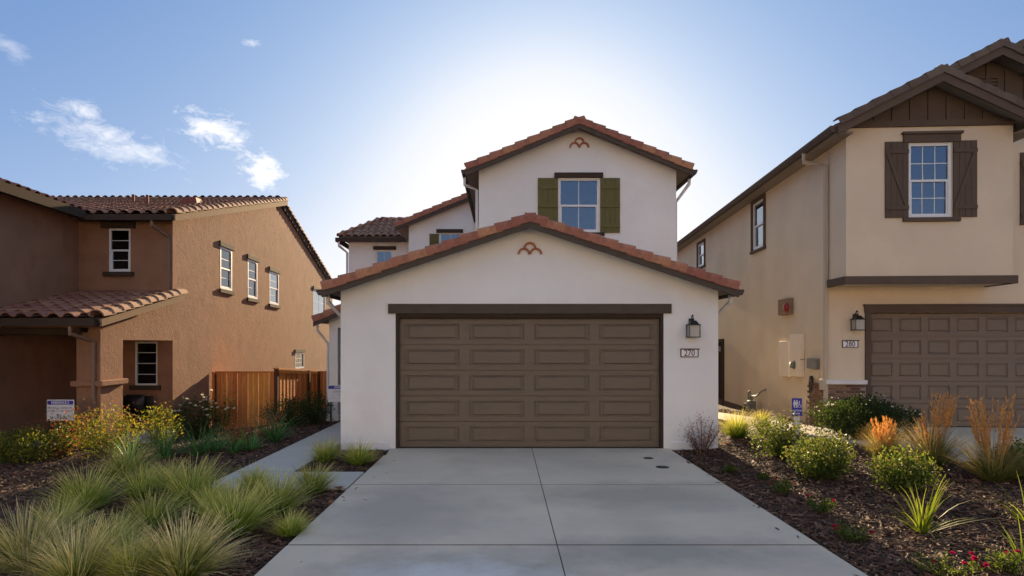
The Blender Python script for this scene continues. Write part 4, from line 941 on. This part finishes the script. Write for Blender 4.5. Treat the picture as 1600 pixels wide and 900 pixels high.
part('bell', mb, M_['red'], t, smooth=True)
t, w, h = on_side('utility_panel', 'flat beige utility panel, the shorter one left of the meter', 'utility panel', 1222, 1238, 533, 588)
part('door', MB().box(-w, w, -.08, -.001, 0, h), M_['cab'], t, bevel=.008); part('latch', MB().box(w-.06, w-.03, -.07, -.06, h*.5, h*.5+.08), M_['grey'], t)
t, w, h = on_side('electric_meter_panel', 'tall beige electric panel with a round grey meter', 'meter panel', 1241, 1257, 522, 588)
part('cabinet', MB().box(-w, w, -.12, -.001, 0, h), M_['cab'], t, bevel=.008)
part('lid_edge', MB().box(-w-.01, w+.01, -.10, -.001, h*.40, h*.415), M_['tan'], t)
part('meter_socket', MB().tube([(0, -.09, h*.27), (0, -.13, h*.27)], .105, 20), M_['grey'], t)
part('meter_dome', MB().tube([(0, -.13, h*.27), (0, -.19, h*.27), (0, -.21, h*.27)], .08, 20, .065), M_['meter'], t, smooth=True)
t, w, h = on_side('cable_box', 'grey cable box with loops of black cable above the brick', 'cable box', 1267, 1281, 560, 576)
part('case', MB().box(-w, w, -.10, -.001, 0, h), M_['grey'], t, bevel=.012)
part('board', MB().box(-w*.3, w*.9, -.03, -.001, -.22, -.01), M_['beige'], t)
for k in range(3):
    pts = [Vector((-.04-.05*k*.5+math.sin(a)*(.05+.012*k)*(1 if a < math.pi else 1), -.05-.01*k, -.18-.13+math.cos(a)*(.14+.02*k)-.02*k)) for a in [2*math.pi*i/18 for i in range(19)]]
    part('cable_loop', MB().tube(pts, .009, 6), M_['black'], t, smooth=True)
v, z = rs(1185, 645); t = thing('gas_meter', 'grey gas meter with curved pipes at the foot of the beige wall', 'gas meter', rw(0, v, z), RA-math.pi/2)
part('meter_body', MB().box(.02, .26, -.34, -.14, .05, .36), M_['meter'], t, bevel=.03)
part('dial_plate', MB().box(.07, .21, -.352, -.338, .22, .32), M_['grey'], t)
part('regulator', MB().tube([(-.22, -.25, .17), (-.22, -.25, .21), (-.22, -.25, .25)], .11, 14, .10), M_['grey'], t)
part('riser_pipe', MB().tube([(-.10, -.24, -.12), (-.10, -.24, .52), (-.08, -.24, .585), (-.02, -.24, .605), (.04, -.24, .585), (.06, -.24, .52), (.06, -.24, .36)], .022, 10), M_['meter'], t, smooth=True)
part('outlet_pipe', MB().tube([(.20, -.24, .36), (.20, -.24, .47), (.22, -.24, .50), (.50, -.24, .50), (.55, -.22, .53), (.60, -.1, .66), (.62, -.0, .70)], .024, 10), M_['meter'], t, smooth=True)
part('inlet_pipe', MB().tube([(-.40, -.25, .22), (-.10, -.25, .22)], .022, 10), M_['grey'], t, smooth=True)
v, z = rs(1262, 640)
t = thing('wall_conduit', 'thin pale conduit running down the beige wall beside the brick', 'conduit', rw(-.03, v, .05), RA)
part('pipe', MB().tube([(0, 0, -.1), (0, 0, .62)], .018, 8), M_['pipeb'], t, smooth=True)

# ------------------------------------------------------------------ signs
def yard_sign(label, px0, px1, pyt, pyb, Y, title, lines, rz=0, foot=None):
    a, c = at(px0, pyt, Y), at(px1, pyb, Y); w, h = c.x-a.x, a.z-c.z; gx, gy = (a.x+c.x)/2, Y
    g0 = gz(gx, gy); t = thing('yard_sign', label, 'sign', (gx, gy, g0), rz); z0 = c.z-g0
    part('board', MB().box(-w/2, w/2, -.012, .0, z0, z0+h), M_['signw'], t)
    part('header_band', MB().box(-w/2+.02*w, w/2-.02*w, -.015, -.0125, z0+h*.77, z0+h*.955), M_['blue'], t)
    put_text(t, title, h*.15, 'signw', (0, -.0175, z0+h*.862), bold=.0015, xs=.98)
    for txt, f, s, ink in lines: put_text(t, txt, h*s, ink, (0, -.0145, z0+h*f), bold=.0008)
    part('rule', MB().box(-w*.44, w*.44, -.0145, -.0125, z0+h*.20, z0+h*.21), M_['inkg'], t)
    for sx in (-.40, .40): part('stake', MB().box(w*sx-.02, w*sx+.02, .001, .03, -.15, z0+h*.6), M_['black'], t)
    return t
yard_sign('white yard sign headed RESIDENCE 5 before the brown house porch', 74, 116, 624.5, 657, 12.05, 'RESIDENCE 5', [('2 STORY  |  4 BEDROOM', .60, .10, 'inkg'), ('3 BATH  |  2 CAR GARAGE', .46, .10, 'inkg'), ('▲', .23, .10, 'inkd'), ('THE COLLECTION', .12, .075, 'inkg')])
yard_sign('white RESIDENCE arrow sign half hidden behind the white garage corner', 512.5, 556, 601.5, 628, 15.0, 'RESIDENCE 4', [('2 STORY HOME', .60, .15, 'inkg'), ('3 BATH', .42, .13, 'inkg'), ('▶', .20, .16, 'inkd')])
def restroom_sign():
    a, c = at(1237, 622, 11.3), at(1252.5, 650, 11.3); w, h = c.x-a.x, a.z-c.z; gx = (a.x+c.x)/2; g0 = gz(gx, 11.3); z0 = c.z-g0
    t = thing('restroom_sign', 'blue restroom sign with pictograms on a white post', 'sign', (gx, 11.3, g0)); 
    part('board', MB().box(-w/2, w/2, -.02, 0, z0, z0+h), M_['blue'], t, bevel=.004)
    part('post', MB().box(-.045, .055, .001, .05, -.2, z0+h*.9), M_['pipe'], t)
    def person(x, skirt):
        mb = MB(); F = Frame((x, -.0205, z0+h*.47), (1, 0, 0), (0, -1, 0)); k = h*.44
        mb.fprism(F, [(.09*k*math.cos(i*math.pi/5), .90*k+.09*k*math.sin(i*math.pi/5)) for i in range(10)], 0, .002)
        bd = [(-.16, .78), (.16, .78), (.17, .42), (.10, .42), (.09, 0), (.015, 0), (.01, .38), (-.01, .38), (-.015, 0), (-.09, 0), (-.10, .42), (-.17, .42)] if not skirt else \
             [(-.13, .78), (.13, .78), (.20, .32), (.09, .32), (.085, 0), (.015, 0), (.01, .32), (-.01, .32), (-.015, 0), (-.085, 0), (-.09, .32), (-.20, .32)]
        mb.fprism(F, [(p*k, q*k) for p, q in bd], 0, .002); part('pictogram', mb, M_['signw'], t)
    person(-w*.27, True); person(-w*.03, False)
    k = h*.44; mb = MB(); F = Frame((w*.25, -.0205, z0+h*.47), (1, 0, 0), (0, -1, 0)); n = 16
    for i in range(1, 12):
        a0, a1 = R(100+i*22), R(100+(i+1)*22); mb.fprism(F, [(.2*k*math.cos(a0), .2*k+.2*k*math.sin(a0)), (.2*k*math.cos(a1), .2*k+.2*k*math.sin(a1)), (.14*k*math.cos(a1), .2*k+.14*k*math.sin(a1)), (.14*k*math.cos(a0), .2*k+.14*k*math.sin(a0))], 0, .002)
    mb.fprism(F, [(-.08*k, .72*k), (.0, .72*k), (.02*k, .38*k), (.2*k, .34*k), (.3*k, .08*k), (.24*k, .06*k), (.15*k, .27*k), (-.05*k, .3*k)], 0, .002)
    mb.fprism(F, [(-.04*k+.07*k*math.cos(i*math.pi/5), .82*k+.07*k*math.sin(i*math.pi/5)) for i in range(10)], 0, .002)
    part('pictogram', mb, M_['signw'], t)
    put_text(t, 'RESTROOM', h*.13, 'signw', (0, -.023, z0+h*.30), bold=.001, xs=.72)
    put_text(t, 'OPEN', h*.11, 'signw', (0, -.023, z0+h*.14), bold=.001)
restroom_sign()

# ------------------------------------------------------------------ small ground things
for px, py, r, lab in ((1013, 716, .085, 'smaller round iron lid in the driveway, nearer the garage door'), (1035, 730, .105, 'larger round iron lid in the driveway, farther from the garage door')):
    p = at(px, py, CAM_Z*1000/(py-PY0)); t = thing('drain_lid', lab, 'drain lid', (p.x, p.y, .0), group='round lids in the driveway')
    part('rim', MB().tube([(0, 0, -.03), (0, 0, .004)], r, 24), M_['iron'], t)
    part('cover', MB().tube([(0, 0, -.02), (0, 0, .008)], r*.86, 24), M_['iron'], t)
    part('bolt', MB().tube([(0, 0, .008), (0, 0, .012)], .012, 8), M_['grey'], t)

# ------------------------------------------------------------------ plants
def tinted(name, V, Fc, C, m, parent=None, loc=(0, 0, 0)):
    me = bpy.data.meshes.new(name); me.from_pydata(V.tolist(), [], Fc.tolist() if hasattr(Fc, 'tolist') else Fc)
    ca = me.color_attributes.new('tint', 'FLOAT_COLOR', 'POINT'); ca.data.foreach_set('color', np.concatenate([C, np.ones((len(C), 1))], 1).astype(np.float32).ravel())
    me.materials.append(m); return me
def blades(n, h, spread, droop, base, tip, w=.004, seg=5, hvar=.35, r0=.08, lean0=.05, rs_=0):
    g_ = np.random.default_rng(rs_)
    ang = g_.uniform(0, 2*np.pi, n); rad = r0*np.sqrt(g_.uniform(0, 1, n)); ln = h*(1-hvar*g_.uniform(0, 1, n)**1.2)
    lean = lean0+spread*(g_.uniform(0, 1, n)**.8); dr = droop*g_.uniform(.4, 1.4, n); a2 = ang+g_.normal(0, .5, n)
    ox, oy = rad*np.cos(ang), rad*np.sin(ang); tw = g_.uniform(0, np.pi, n)
    V, C = [], []; th = lean.copy(); x, y, z = ox.copy(), oy.copy(), np.zeros(n)-.02
    vb = g_.uniform(.5, 1.45, n)[:, None]; dry = (g_.uniform(0, 1, n) < .25)[:, None]
    base, tip = np.array(base), np.array(tip)
    for s in range(seg+1):
        f = s/seg; ww = w*(1-.85*f)*(.6+.4*np.minimum(1, f*4))
        px_, py_ = -np.sin(a2+tw*.3)*ww, np.cos(a2+tw*.3)*ww
        V.append(np.stack([x-px_, y-py_, z], 1)); V.append(np.stack([x+px_, y+py_, z], 1))
        k = np.clip((f-.2)/.8, 0, 1)**1.7; k = np.where(dry, np.minimum(1, k+.45), k); c = (base*(1-k)+tip*k)*vb; C += [c, c]
        step = ln/seg; x = x+np.sin(th)*np.cos(a2)*step; y = y+np.sin(th)*np.sin(a2)*step; z = z+np.cos(th)*step; th = th+dr*(.4+f*1.2)/seg
    V = np.stack(V, 1).reshape(-1, 3); C = np.stack(C, 1).reshape(-1, 3); q = 2*(seg+1); o = (np.arange(n)*q)[:, None]
    Fc = np.concatenate([o+np.array([2*s, 2*s+1, 2*s+3, 2*s+2]) for s in range(seg)], 0)
    return V, Fc, C
def leaves(centers, dirs, size, aspect, cols, g_, cup=.25):
    n = len(centers); d = dirs/np.linalg.norm(dirs, axis=1, keepdims=True)
    r = g_.normal(0, 1, (n, 3)); s = np.cross(d, r); s /= np.linalg.norm(s, axis=1, keepdims=True)+1e-9; u = np.cross(s, d)
    L = size*g_.uniform(.65, 1.25, n)[:, None]; W = L*aspect
    V = np.stack([centers, centers+d*L*.45+s*W*.5+u*W*cup, centers+d*L, centers+d*L*.45-s*W*.5+u*W*cup, centers+d*L*.5], 1).reshape(-1, 3)
    o = (np.arange(n)*5)[:, None]; Fc = np.concatenate([o+np.array(q) for q in ([0, 1, 4], [1, 2, 4], [2, 3, 4], [3, 0, 4])], 0)
    return V, Fc, np.repeat(cols, 5, 0)
def shrub(name, label, cat, px, py, wpx, hpx, nleaf, lsize, pal, aspect=.5, flowers=None, group=None, seed=1, nst=26, tipc=None, loose=.5, fill=.0):
    p = gpt(px, py); sc = p.y/FPX; W, Hh = wpx*sc/2, hpx*sc
    g_ = np.random.default_rng(seed); t = thing(name, label, cat, p, 0, group)
    mb = MB(); tips = []; chains = []
    for i in range(nst):
        a = g_.uniform(0, 2*np.pi); rr = g_.uniform(0, 1)**.55; hh = Hh*(.62+.42*g_.uniform())*(1-.35*rr*rr)
        e = np.array([math.cos(a)*rr*W*1.0, math.sin(a)*rr*W*.85, hh]); s0 = np.array([e[0]*.12, e[1]*.12, -.02]); m1 = np.array([e[0]*.55, e[1]*.55, hh*.45])
        pts = [s0, m1, e]; mb.tube([Vector(q) for q in pts], .006, 4, .002); chains.append(pts)
    part('stems', mb, M_['twig'], t)
    per = max(1, nleaf//nst); cs, ds, cc = [], [], []; pal = np.array(pal)
    for pts in chains:
        f = g_.uniform(.12, 1.02, per)**.75; q = np.where((f < .5)[:, None], pts[0]+(pts[1]-pts[0])*(f*2)[:, None], pts[1]+(pts[2]-pts[1])*(f*2-1)[:, None])
        sp = g_.normal(0, 1, (per, 3))*np.array([W, W, Hh*.7])*.13*(.5+loose)
        c = q+sp*(.35+.65*f)[:, None]; c[:, 2] = np.maximum(c[:, 2], .015)
        d = g_.normal(0, 1, (per, 3))+np.array([0, 0, .7]); ds.append(d); cs.append(c)
        col = pal[g_.integers(0, len(pal), per)]*g_.uniform(.7, 1.3, (per, 1))
        if tipc is not None:
            k = (f > .82) & (g_.uniform(0, 1, per) < .7); col[k] = np.array(tipc)*g_.uniform(.8, 1.25, (k.sum(), 1))
        cc.append(col)
    if fill:
        nf_ = int(nleaf*fill); u = g_.normal(0, 1, (nf_, 3)); u /= np.linalg.norm(u, axis=1, keepdims=True); rr = g_.uniform(.25, 1, (nf_, 1))**.45
        lump = 1+.16*np.sin(u[:, :1]*5+seed)*np.cos(u[:, 1:2]*6+seed*2)+.10*np.sin(u[:, 2:]*9+u[:, :1]*7)
        c = u*rr*lump*np.array([W*.95, W*.85, Hh*.52])+np.array([0, 0, Hh*.46]); c[:, 2] = np.maximum(c[:, 2], .02)
        cs.append(c); ds.append(u+g_.normal(0, .7, (nf_, 3))+np.array([0, 0, .4])); cc.append(pal[g_.integers(0, len(pal), nf_)]*g_.uniform(.65, 1.3, (nf_, 1)))
    V, Fc, C = leaves(np.concatenate(cs), np.concatenate(ds), lsize, aspect, np.concatenate(cc), g_)
    link('foliage', tinted('foliage', V, Fc, C, M_['leaf']), t)
    if flowers:
        nf, fs, fc = flowers
        allc = np.concatenate(cs)
        top = allc[np.argsort(-(allc[:, 2]/Hh+np.hypot(allc[:, 0], allc[:, 1])/W*.55+g_.uniform(0, .5, len(allc))))[:nf*3:3]]
        for c in top:
            pe = 6; ce = np.repeat(c[None], pe*2, 0)+np.array([0, 0, .012]); an = np.arange(pe*2)*np.pi*2/pe
            d = np.stack([np.cos(an), np.sin(an)-.5, np.where(np.arange(pe*2) < pe, .35, 1.1)], 1)
            V, Fc, C = leaves(ce, d, fs, .75, np.array([fc])*g_.uniform(.75, 1.2, (pe*2, 1)), g_)
            link('flower', tinted('flower', V, Fc, C, M_['petal']), t)
    return t
GREEN, TAN = (.13, .25, .022), (.66, .58, .20)
GM = [tinted('grass_clump', *(blades(640, .60, 1.0, .8, GREEN, TAN, .0062, hvar=.5, rs_=10+i)), M_['blade']) for i in range(3)]
GM2 = [tinted('grass_clump', *(blades(680, .64, 1.1, .9, (.21, .27, .045), (.88, .70, .36), .0060, rs_=20+i)), M_['blade']) for i in range(2)]
def grass(px, py, wpx, label, kind=0, group='tufted grasses in the left bed', hs=1.0):
    p = gpt(px, py); s = wpx*p.y/FPX/1.02
    me = (GM[int(px) % 3] if kind == 0 else GM2[int(px) % 2])
    o = link('grass_clump', me); o.location = p; o.scale = (s, s, s*hs); o.rotation_euler = (0, 0, random.uniform(0, 6.28))
    tag(o, label, 'grass', group)
for a in ((132, 800, 150, 'green tufted grass on bare mulch, leftmost of the middle row'), (198, 752, 120, 'tufted grass behind the middle row, nearest the sunlit shrubs'),
          (222, 778, 105, 'tan tipped grass between the two green clumps of the middle row'), (300, 788, 150, 'full green tufted grass left of the walkway corner'),
          (236, 828, 135, 'tufted grass in the second row, left of the largest clump'), (364, 838, 175, 'largest pale tipped grass clump, second row beside the driveway mulch'),
          (428, 806, 150, 'upright green grass clump just below the walkway corner'), (488, 772, 105, 'grass clump right at the edge of the short cross path'),
          (172, 872, 150, 'grass in the front rows between two straw coloured clumps'), (395, 768, 90, 'small grass tuft hugging the walkway edge'), (262, 770, 110, 'green grass between the full clump and the sunlit bed'),
          (330, 806, 110, 'grass tucked between the full green clump and the largest clump'), (452, 838, 90, 'small low grass nearest the driveway mulch strip'), (90, 838, 130, 'green grass behind the lower left straw clump'), (205, 905, 150, 'grass at the bottom edge between two straw clumps')):
    grass(*a)
for a in ((40, 890, 190, 'straw coloured grass clump at the lower left corner'), (284, 905, 200, 'straw coloured grass, front row, nearest the driveway'), (118, 915, 190, 'straw coloured grass at the bottom edge, second from the left')):
    grass(*a, kind=1)
grass(508, 722, 78, 'left one of two grass clumps by the garage wall pocket', group='grasses in the garage wall pocket'); grass(561, 727, 84, 'right one of two grass clumps by the garage wall pocket', group='grasses in the garage wall pocket')
grass(1152, 683, 90, 'green grass clump beside the right garage corner', group='grasses right of the garage'); 
grass(1190, 668, 60, 'small grass tuft on the side path edge', group='grasses right of the garage')

YG = [(.20, .23, .03), (.32, .30, .05), (.10, .14, .025), (.06, .09, .02)]; DG = [(.040, .070, .018), (.055, .090, .022), (.028, .048, .016)]; MG = [(.085, .125, .025), (.115, .155, .035), (.06, .095, .02)]
RD = [(.46, .18, .08), (.32, .13, .07), (.18, .18, .05)]
sh = shrub
sh('sunlit_shrub', 'low yellow green sunlit shrub at the far left edge', 'shrub', 36, 722, 120, 54, 1700, .05, YG, fill=.8, seed=2, group='sunlit shrubs before the brown house')
sh('sunlit_shrub', 'reddish leafed shrub directly under the RESIDENCE 5 sign', 'shrub', 98, 714, 96, 70, 1200, .06, [(.12, .15, .035), (.26, .10, .05), (.07, .10, .025)], seed=3, group='sunlit shrubs before the brown house', loose=.9)
sh('sunlit_shrub', 'tallest yellow green shrub in front of the porch pier', 'shrub', 168, 714, 112, 80, 2200, .045, YG, fill=.5, seed=4, group='sunlit shrubs before the brown house', tipc=(.2, .1, .04))
sh('sunlit_shrub', 'yellow green shrub in front of the porch bench', 'shrub', 248, 696, 70, 66, 900, .05, YG, fill=.5, seed=5, group='sunlit shrubs before the brown house')
sh('flowering_shrub', 'dark round shrub covered with white flowers left of the fence', 'shrub', 308, 686, 96, 66, 2200, .05, DG, fill=.7, seed=6, flowers=(34, .045, (.75, .72, .60)))
sh('sprig_shrub', 'slender tall shrub with pale tips in front of the fence corner', 'shrub', 348, 676, 46, 80, 600, .055, MG, seed=7, tipc=(.28, .28, .06), nst=9)
sh('dark_shrub', 'dark shrub standing against the cedar fence front', 'shrub', 380, 664, 62, 46, 900, .06, DG, fill=.8, seed=8, group='dark shrubs along the fence')
sh('dark_shrub', 'broad dark shrub right of the fence corner post', 'shrub', 452, 668, 86, 48, 1800, .05, DG, fill=.9, seed=9, group='dark shrubs along the fence')
sh('dark_shrub', 'dark shrub next to the white porch pier', 'shrub', 492, 664, 58, 52, 1300, .05, DG, fill=.9, seed=10, group='dark shrubs along the fence')
sh('rusty_shrub', 'low rusty red shrub left of the strap leaf plant', 'shrub', 374, 694, 80, 34, 900, .04, RD, fill=.6, seed=11, group='rusty shrubs in the left bed')
sh('rusty_shrub', 'rusty shrub with pale tips behind the strap leaf plant', 'shrub', 418, 684, 62, 44, 700, .04, RD, seed=12, tipc=(.4, .27, .17), group='rusty shrubs in the left bed')
sh('dry_shrub', 'dry brown twiggy shrub at the right corner of the white garage', 'shrub', 1097, 708, 66, 58, 1500, .038, [(.30, .17, .11), (.40, .24, .16), (.20, .11, .08)], seed=13, aspect=.35, loose=.8)
sh('glossy_shrub', 'glossy green shrub directly in front of the restroom sign', 'shrub', 1216, 714, 96, 62, 2000, .05, MG, fill=.32, loose=.75, seed=14, aspect=.6, tipc=(.17, .17, .06), group='glossy shrubs in the right bed')
sh('glossy_shrub', 'rounded glossy shrub to the right of and below the restroom sign', 'shrub', 1284, 748, 100, 70, 2300, .05, MG, fill=.32, loose=.75, seed=15, aspect=.6, tipc=(.15, .16, .05), group='glossy shrubs in the right bed')
sh('glossy_shrub', 'glossy shrub behind the strappy green plant at right', 'shrub', 1412, 766, 96, 66, 2000, .05, MG, fill=.32, loose=.75, seed=16, aspect=.6, tipc=(.17, .17, .05), group='glossy shrubs in the right bed')
sh('glossy_shrub', 'low green shrub at the right edge under the tall orange grass', 'shrub', 1595, 750, 70, 60, 1000, .05, MG, fill=.7, seed=17, aspect=.6, group='glossy shrubs in the right bed')
sh('evergreen_bush', 'broad dark evergreen bush with tiny pale flowers before the brick base', 'bush', 1350, 686, 156, 66, 4600, .055, DG, fill=1.3, seed=18, nst=44, flowers=(26, .028, (.7, .66, .6)))
for i, (px, py, w, h, nf, lab) in enumerate(((1142, 739, 34, 12, 0, 'tiny green groundcover sprout nearest the white garage'), (1222, 772, 42, 24, 3, 'small red flowered plant below the shrub by the restroom sign'),
        (1282, 802, 52, 26, 3, 'small red flowered plant in mid bed below the rounded shrub'), (1330, 846, 66, 30, 4, 'red flowered plant near the driveway edge'),
        (1472, 902, 110, 40, 7, 'widest red flowered plant at the bottom edge'), (1565, 898, 80, 36, 3, 'red flowered plant at the lower right corner'), (1195, 750, 30, 10, 1, 'tiny red flowered sprig left of the small flowered plants'))):
    sh('red_flower_plant', lab, 'flower', px, py, w, h, 420, .035, MG, seed=30+i, nst=14, flowers=(nf, .028, (.38, .012, .05)) if nf else None, group='small red flowered plants')
def straps(px, py, wpx, label, base, tip, n=46, name='strap_leaf_plant', group=None, w=.012, seed=1, h=None):
    p = gpt(px, py); s = wpx*p.y/FPX
    V, Fc, C = blades(n, s*.72, 1.0, .9, base, tip, w, 6, .45, .05, .1, seed)
    o = link(name, tinted(name, V, Fc, C, M_['blade'])); o.location = p; tag(o, label, 'plant', group)
SG, ST = (.07, .19, .05), (.13, .28, .09)
for i, (px, py, w, lab) in enumerate(((203, 722, 92, 'dark strap leaf plant below the tallest sunlit shrub'), (258, 716, 102, 'dark strap leaf plant below the shrub by the bench'), (310, 712, 96, 'dark strap leaf plant below the white flowered shrub'),
        (430, 690, 84, 'upright dark strap leaf plant beside the fence corner'), (366, 708, 56, 'small strap leaf plant below the low rusty shrub'), (392, 704, 60, 'little strap leaf plant between the rusty shrubs'), (338, 706, 66, 'strap leaf plant right below the slender tall shrub'))):
    straps(px, py, w, lab, SG, ST, 90, group='dark strap leaf plants in the left bed', seed=50+i, w=.011)
LG, LT = (.10, .15, .02), (.20, .24, .05)
straps(1441, 832, 150, 'bright green strappy bulb plant in the right bed', LG, LT, 46, 'bulb_plant', 'bulb plants in the right bed', .011, 61)
straps(1604, 815, 130, 'bright green strappy plant at the right edge', LG, LT, 34, 'bulb_plant', 'bulb plants in the right bed', .011, 62)
straps(1600, 880, 110, 'green strappy plant in the lower right corner', LG, LT, 26, 'bulb_plant', 'bulb plants in the right bed', .010, 63)
def reed(px, py, wpx, hpx, label, plume, seed):
    p = gpt(px, py); s = wpx*p.y/FPX; h = hpx*p.y/FPX; t = thing('feather_grass', label, 'grass', p, 0, 'orange feather grasses on the right')
    V, Fc, C = blades(900, s*.88, .95, .85, (.12, .15, .035), (.48, .36, .15), .0040, 5, .4, .1, .05, seed); link('leaf_blades', tinted('leaf_blades', V, Fc, C, M_['blade']), t)
    if plume:
        V, Fc, C = blades(plume, h, .26, .10, (.40, .25, .10), (.60, .39, .16), .0036, 5, .6, .07, .01, seed+1); link('stalks', tinted('stalks', V, Fc, C, M_['blade']), t)
        g_ = np.random.default_rng(seed+2); q = V.reshape(-1, 12, 3).mean(1)*0; VV = V.reshape(plume, 6, 2, 3).mean(2)
        cs, ds = [], []
        for st in VV:
            for f in np.linspace(0, 1, 34):
                a = 3+f*2; i = min(int(a), 4); c = st[i]+(st[i+1]-st[i])*(a-i); cs.append(c); ds.append((st[i+1]-st[i])/np.linalg.norm(st[i+1]-st[i])*1.4+g_.normal(0, .45, 3))
        cs, ds = np.array(cs), np.array(ds); V, Fc, C = leaves(cs, ds, .06, .18, np.array([[.64, .36, .125]])*g_.uniform(.7, 1.25, (len(cs), 1)), g_); link('plumes', tinted('plumes', V, Fc, C, M_['blade']), t)
reed(1383, 716, 72, 66, 'short orange feather grass in front of the evergreen bush', 40, 71)
reed(1455, 728, 98, 116, 'tall orange feather grass, the middle one of the three', 44, 74)
reed(1552, 752, 104, 140, 'tallest orange feather grass near the right edge', 52, 77)

# mulch chips: too many to count
def chips():
    g_ = np.random.default_rng(9); P = []
    def fill(x0, x1, y0, y1, dens, ok=lambda x, y: True):
        n = int((x1-x0)*(y1-y0)*dens); x, y = g_.uniform(x0, x1, n), g_.uniform(y0, y1, n)
        P.extend((a, b) for a, b in zip(x, y) if ok(a, b))
    inpath = lambda x, y: any(pl[i+1][0][1] < y < pl[i][0][1]+.2 and (pl[i+1][0][0]+(pl[i][0][0]-pl[i+1][0][0])*(y-pl[i+1][0][1])/(pl[i][0][1]-pl[i+1][0][1])-.02) < x < (pl[i+1][1][0]+(pl[i][1][0]-pl[i+1][1][0])*(y-pl[i+1][1][1])/(pl[i][1][1]-pl[i+1][1][1])+.02) for i in range(len(pl)-1))
    fill(DX1+.01, 8.2, 4.2, 8.5, 1500); fill(DX1+.01, 8.0, 8.5, 12.2, 950, lambda x, y: not inpath(x, y)); fill(3.98, 7.0, 12.2, 20, 260, lambda x, y: not inpath(x, y))
    fill(-5.2, DX0-.01, 4.4, 8.58, 1500); fill(-9, -5.2, 5.5, 8.6, 900); fill(-11, -4.1, 8.6, 12.6, 750); fill(-8.6, -4.1, 12.6, 17, 330); fill(-3.18, -2.12, 9.7, 11.8, 1100)
    nb = len(P)
    for k in range(26):
        y = g_.uniform(4.6, 11.7); P.append((DX1-abs(g_.normal(0, .16)), y) if k % 2 else (DX0+abs(g_.normal(0, .16)), y))
    P = np.array(P); n = len(P); z = np.array([gz(a, b) for a, b in P])+g_.uniform(.0, .022, n); z[nb:] = .006
    L = g_.uniform(.015, .05, n)*np.where(g_.uniform(0, 1, n) < .08, 1.6, 1); W = L*g_.uniform(.14, .34, n); a = g_.uniform(0, 2*np.pi, n); ti = g_.normal(0, .22, n); ro = g_.normal(0, .45, n)
    d = np.stack([np.cos(a)*np.cos(ti), np.sin(a)*np.cos(ti), np.sin(ti)], 1); s = np.stack([-np.sin(a)*np.cos(ro), np.cos(a)*np.cos(ro), np.sin(ro)], 1)
    c = np.stack([P[:, 0], P[:, 1], z], 1); up = np.array([0, 0, 1.])*(W*.45)[:, None]
    V = np.stack([c-d*L[:, None]-s*W[:, None], c+d*L[:, None]-s*W[:, None]*.7, c+d*L[:, None]*.9+s*W[:, None], c-d*L[:, None]*.9+s*W[:, None]*.8, c-d*L[:, None]*.8+up, c+d*L[:, None]*.8+up], 1).reshape(-1, 3)
    o = (np.arange(n)*6)[:, None]; Fc = np.concatenate([o+np.array(q) for q in ([0, 1, 5, 4], [4, 5, 2, 3])], 0)
    pal = np.array([(.115, .058, .038), (.075, .040, .028), (.17, .09, .058), (.048, .029, .022), (.26, .16, .105)]); C = pal[g_.choice(5, n, p=[.34, .28, .2, .13, .05])]*g_.uniform(.7, 1.3, (n, 1))
    o = link('mulch_chips', tinted('mulch_chips', V, Fc, np.repeat(C, 6, 0), M_['chip'])); tag(o, 'dark brown bark mulch chips covering the planting beds', 'mulch', kind='stuff')
chips()
def fallen(px, py, rz, lab, s=.13):
    p = gpt(px, py); g_ = np.random.default_rng(int(px)); n = 9; an = np.linspace(-1.25, 1.25, n); V = [(0, 0, .02)]; 
    for i, a in enumerate(an): r = s*(1.0 if i % 2 == 0 else .52)*(1-.22*abs(a)); V.append((r*math.sin(a), r*math.cos(a), .02+.03*abs(math.sin(a))+.02*g_.uniform()))
    o = link('fallen_leaf', tinted('fallen_leaf', np.array(V), [(0, i, i+1) for i in range(1, n)], np.array([[.27, .14, .07]]).repeat(n+1, 0)*g_.uniform(.8, 1.2, (n+1, 1)), M_['petal'])); o.location = p+Vector((0, 0, .02)); o.rotation_euler = (.1, .1, rz); tag(o, lab, 'leaf', 'fallen leaves')
fallen(530, 770, .6, 'dry brown fallen leaf on the mulch near the cross path'); fallen(511, 792, -1.8, 'dry rust fallen leaf by the driveway edge, nearer the camera', .11); fallen(1136, 697, 1.5, 'pale tan fallen leaf beside the dry shrub', .10)
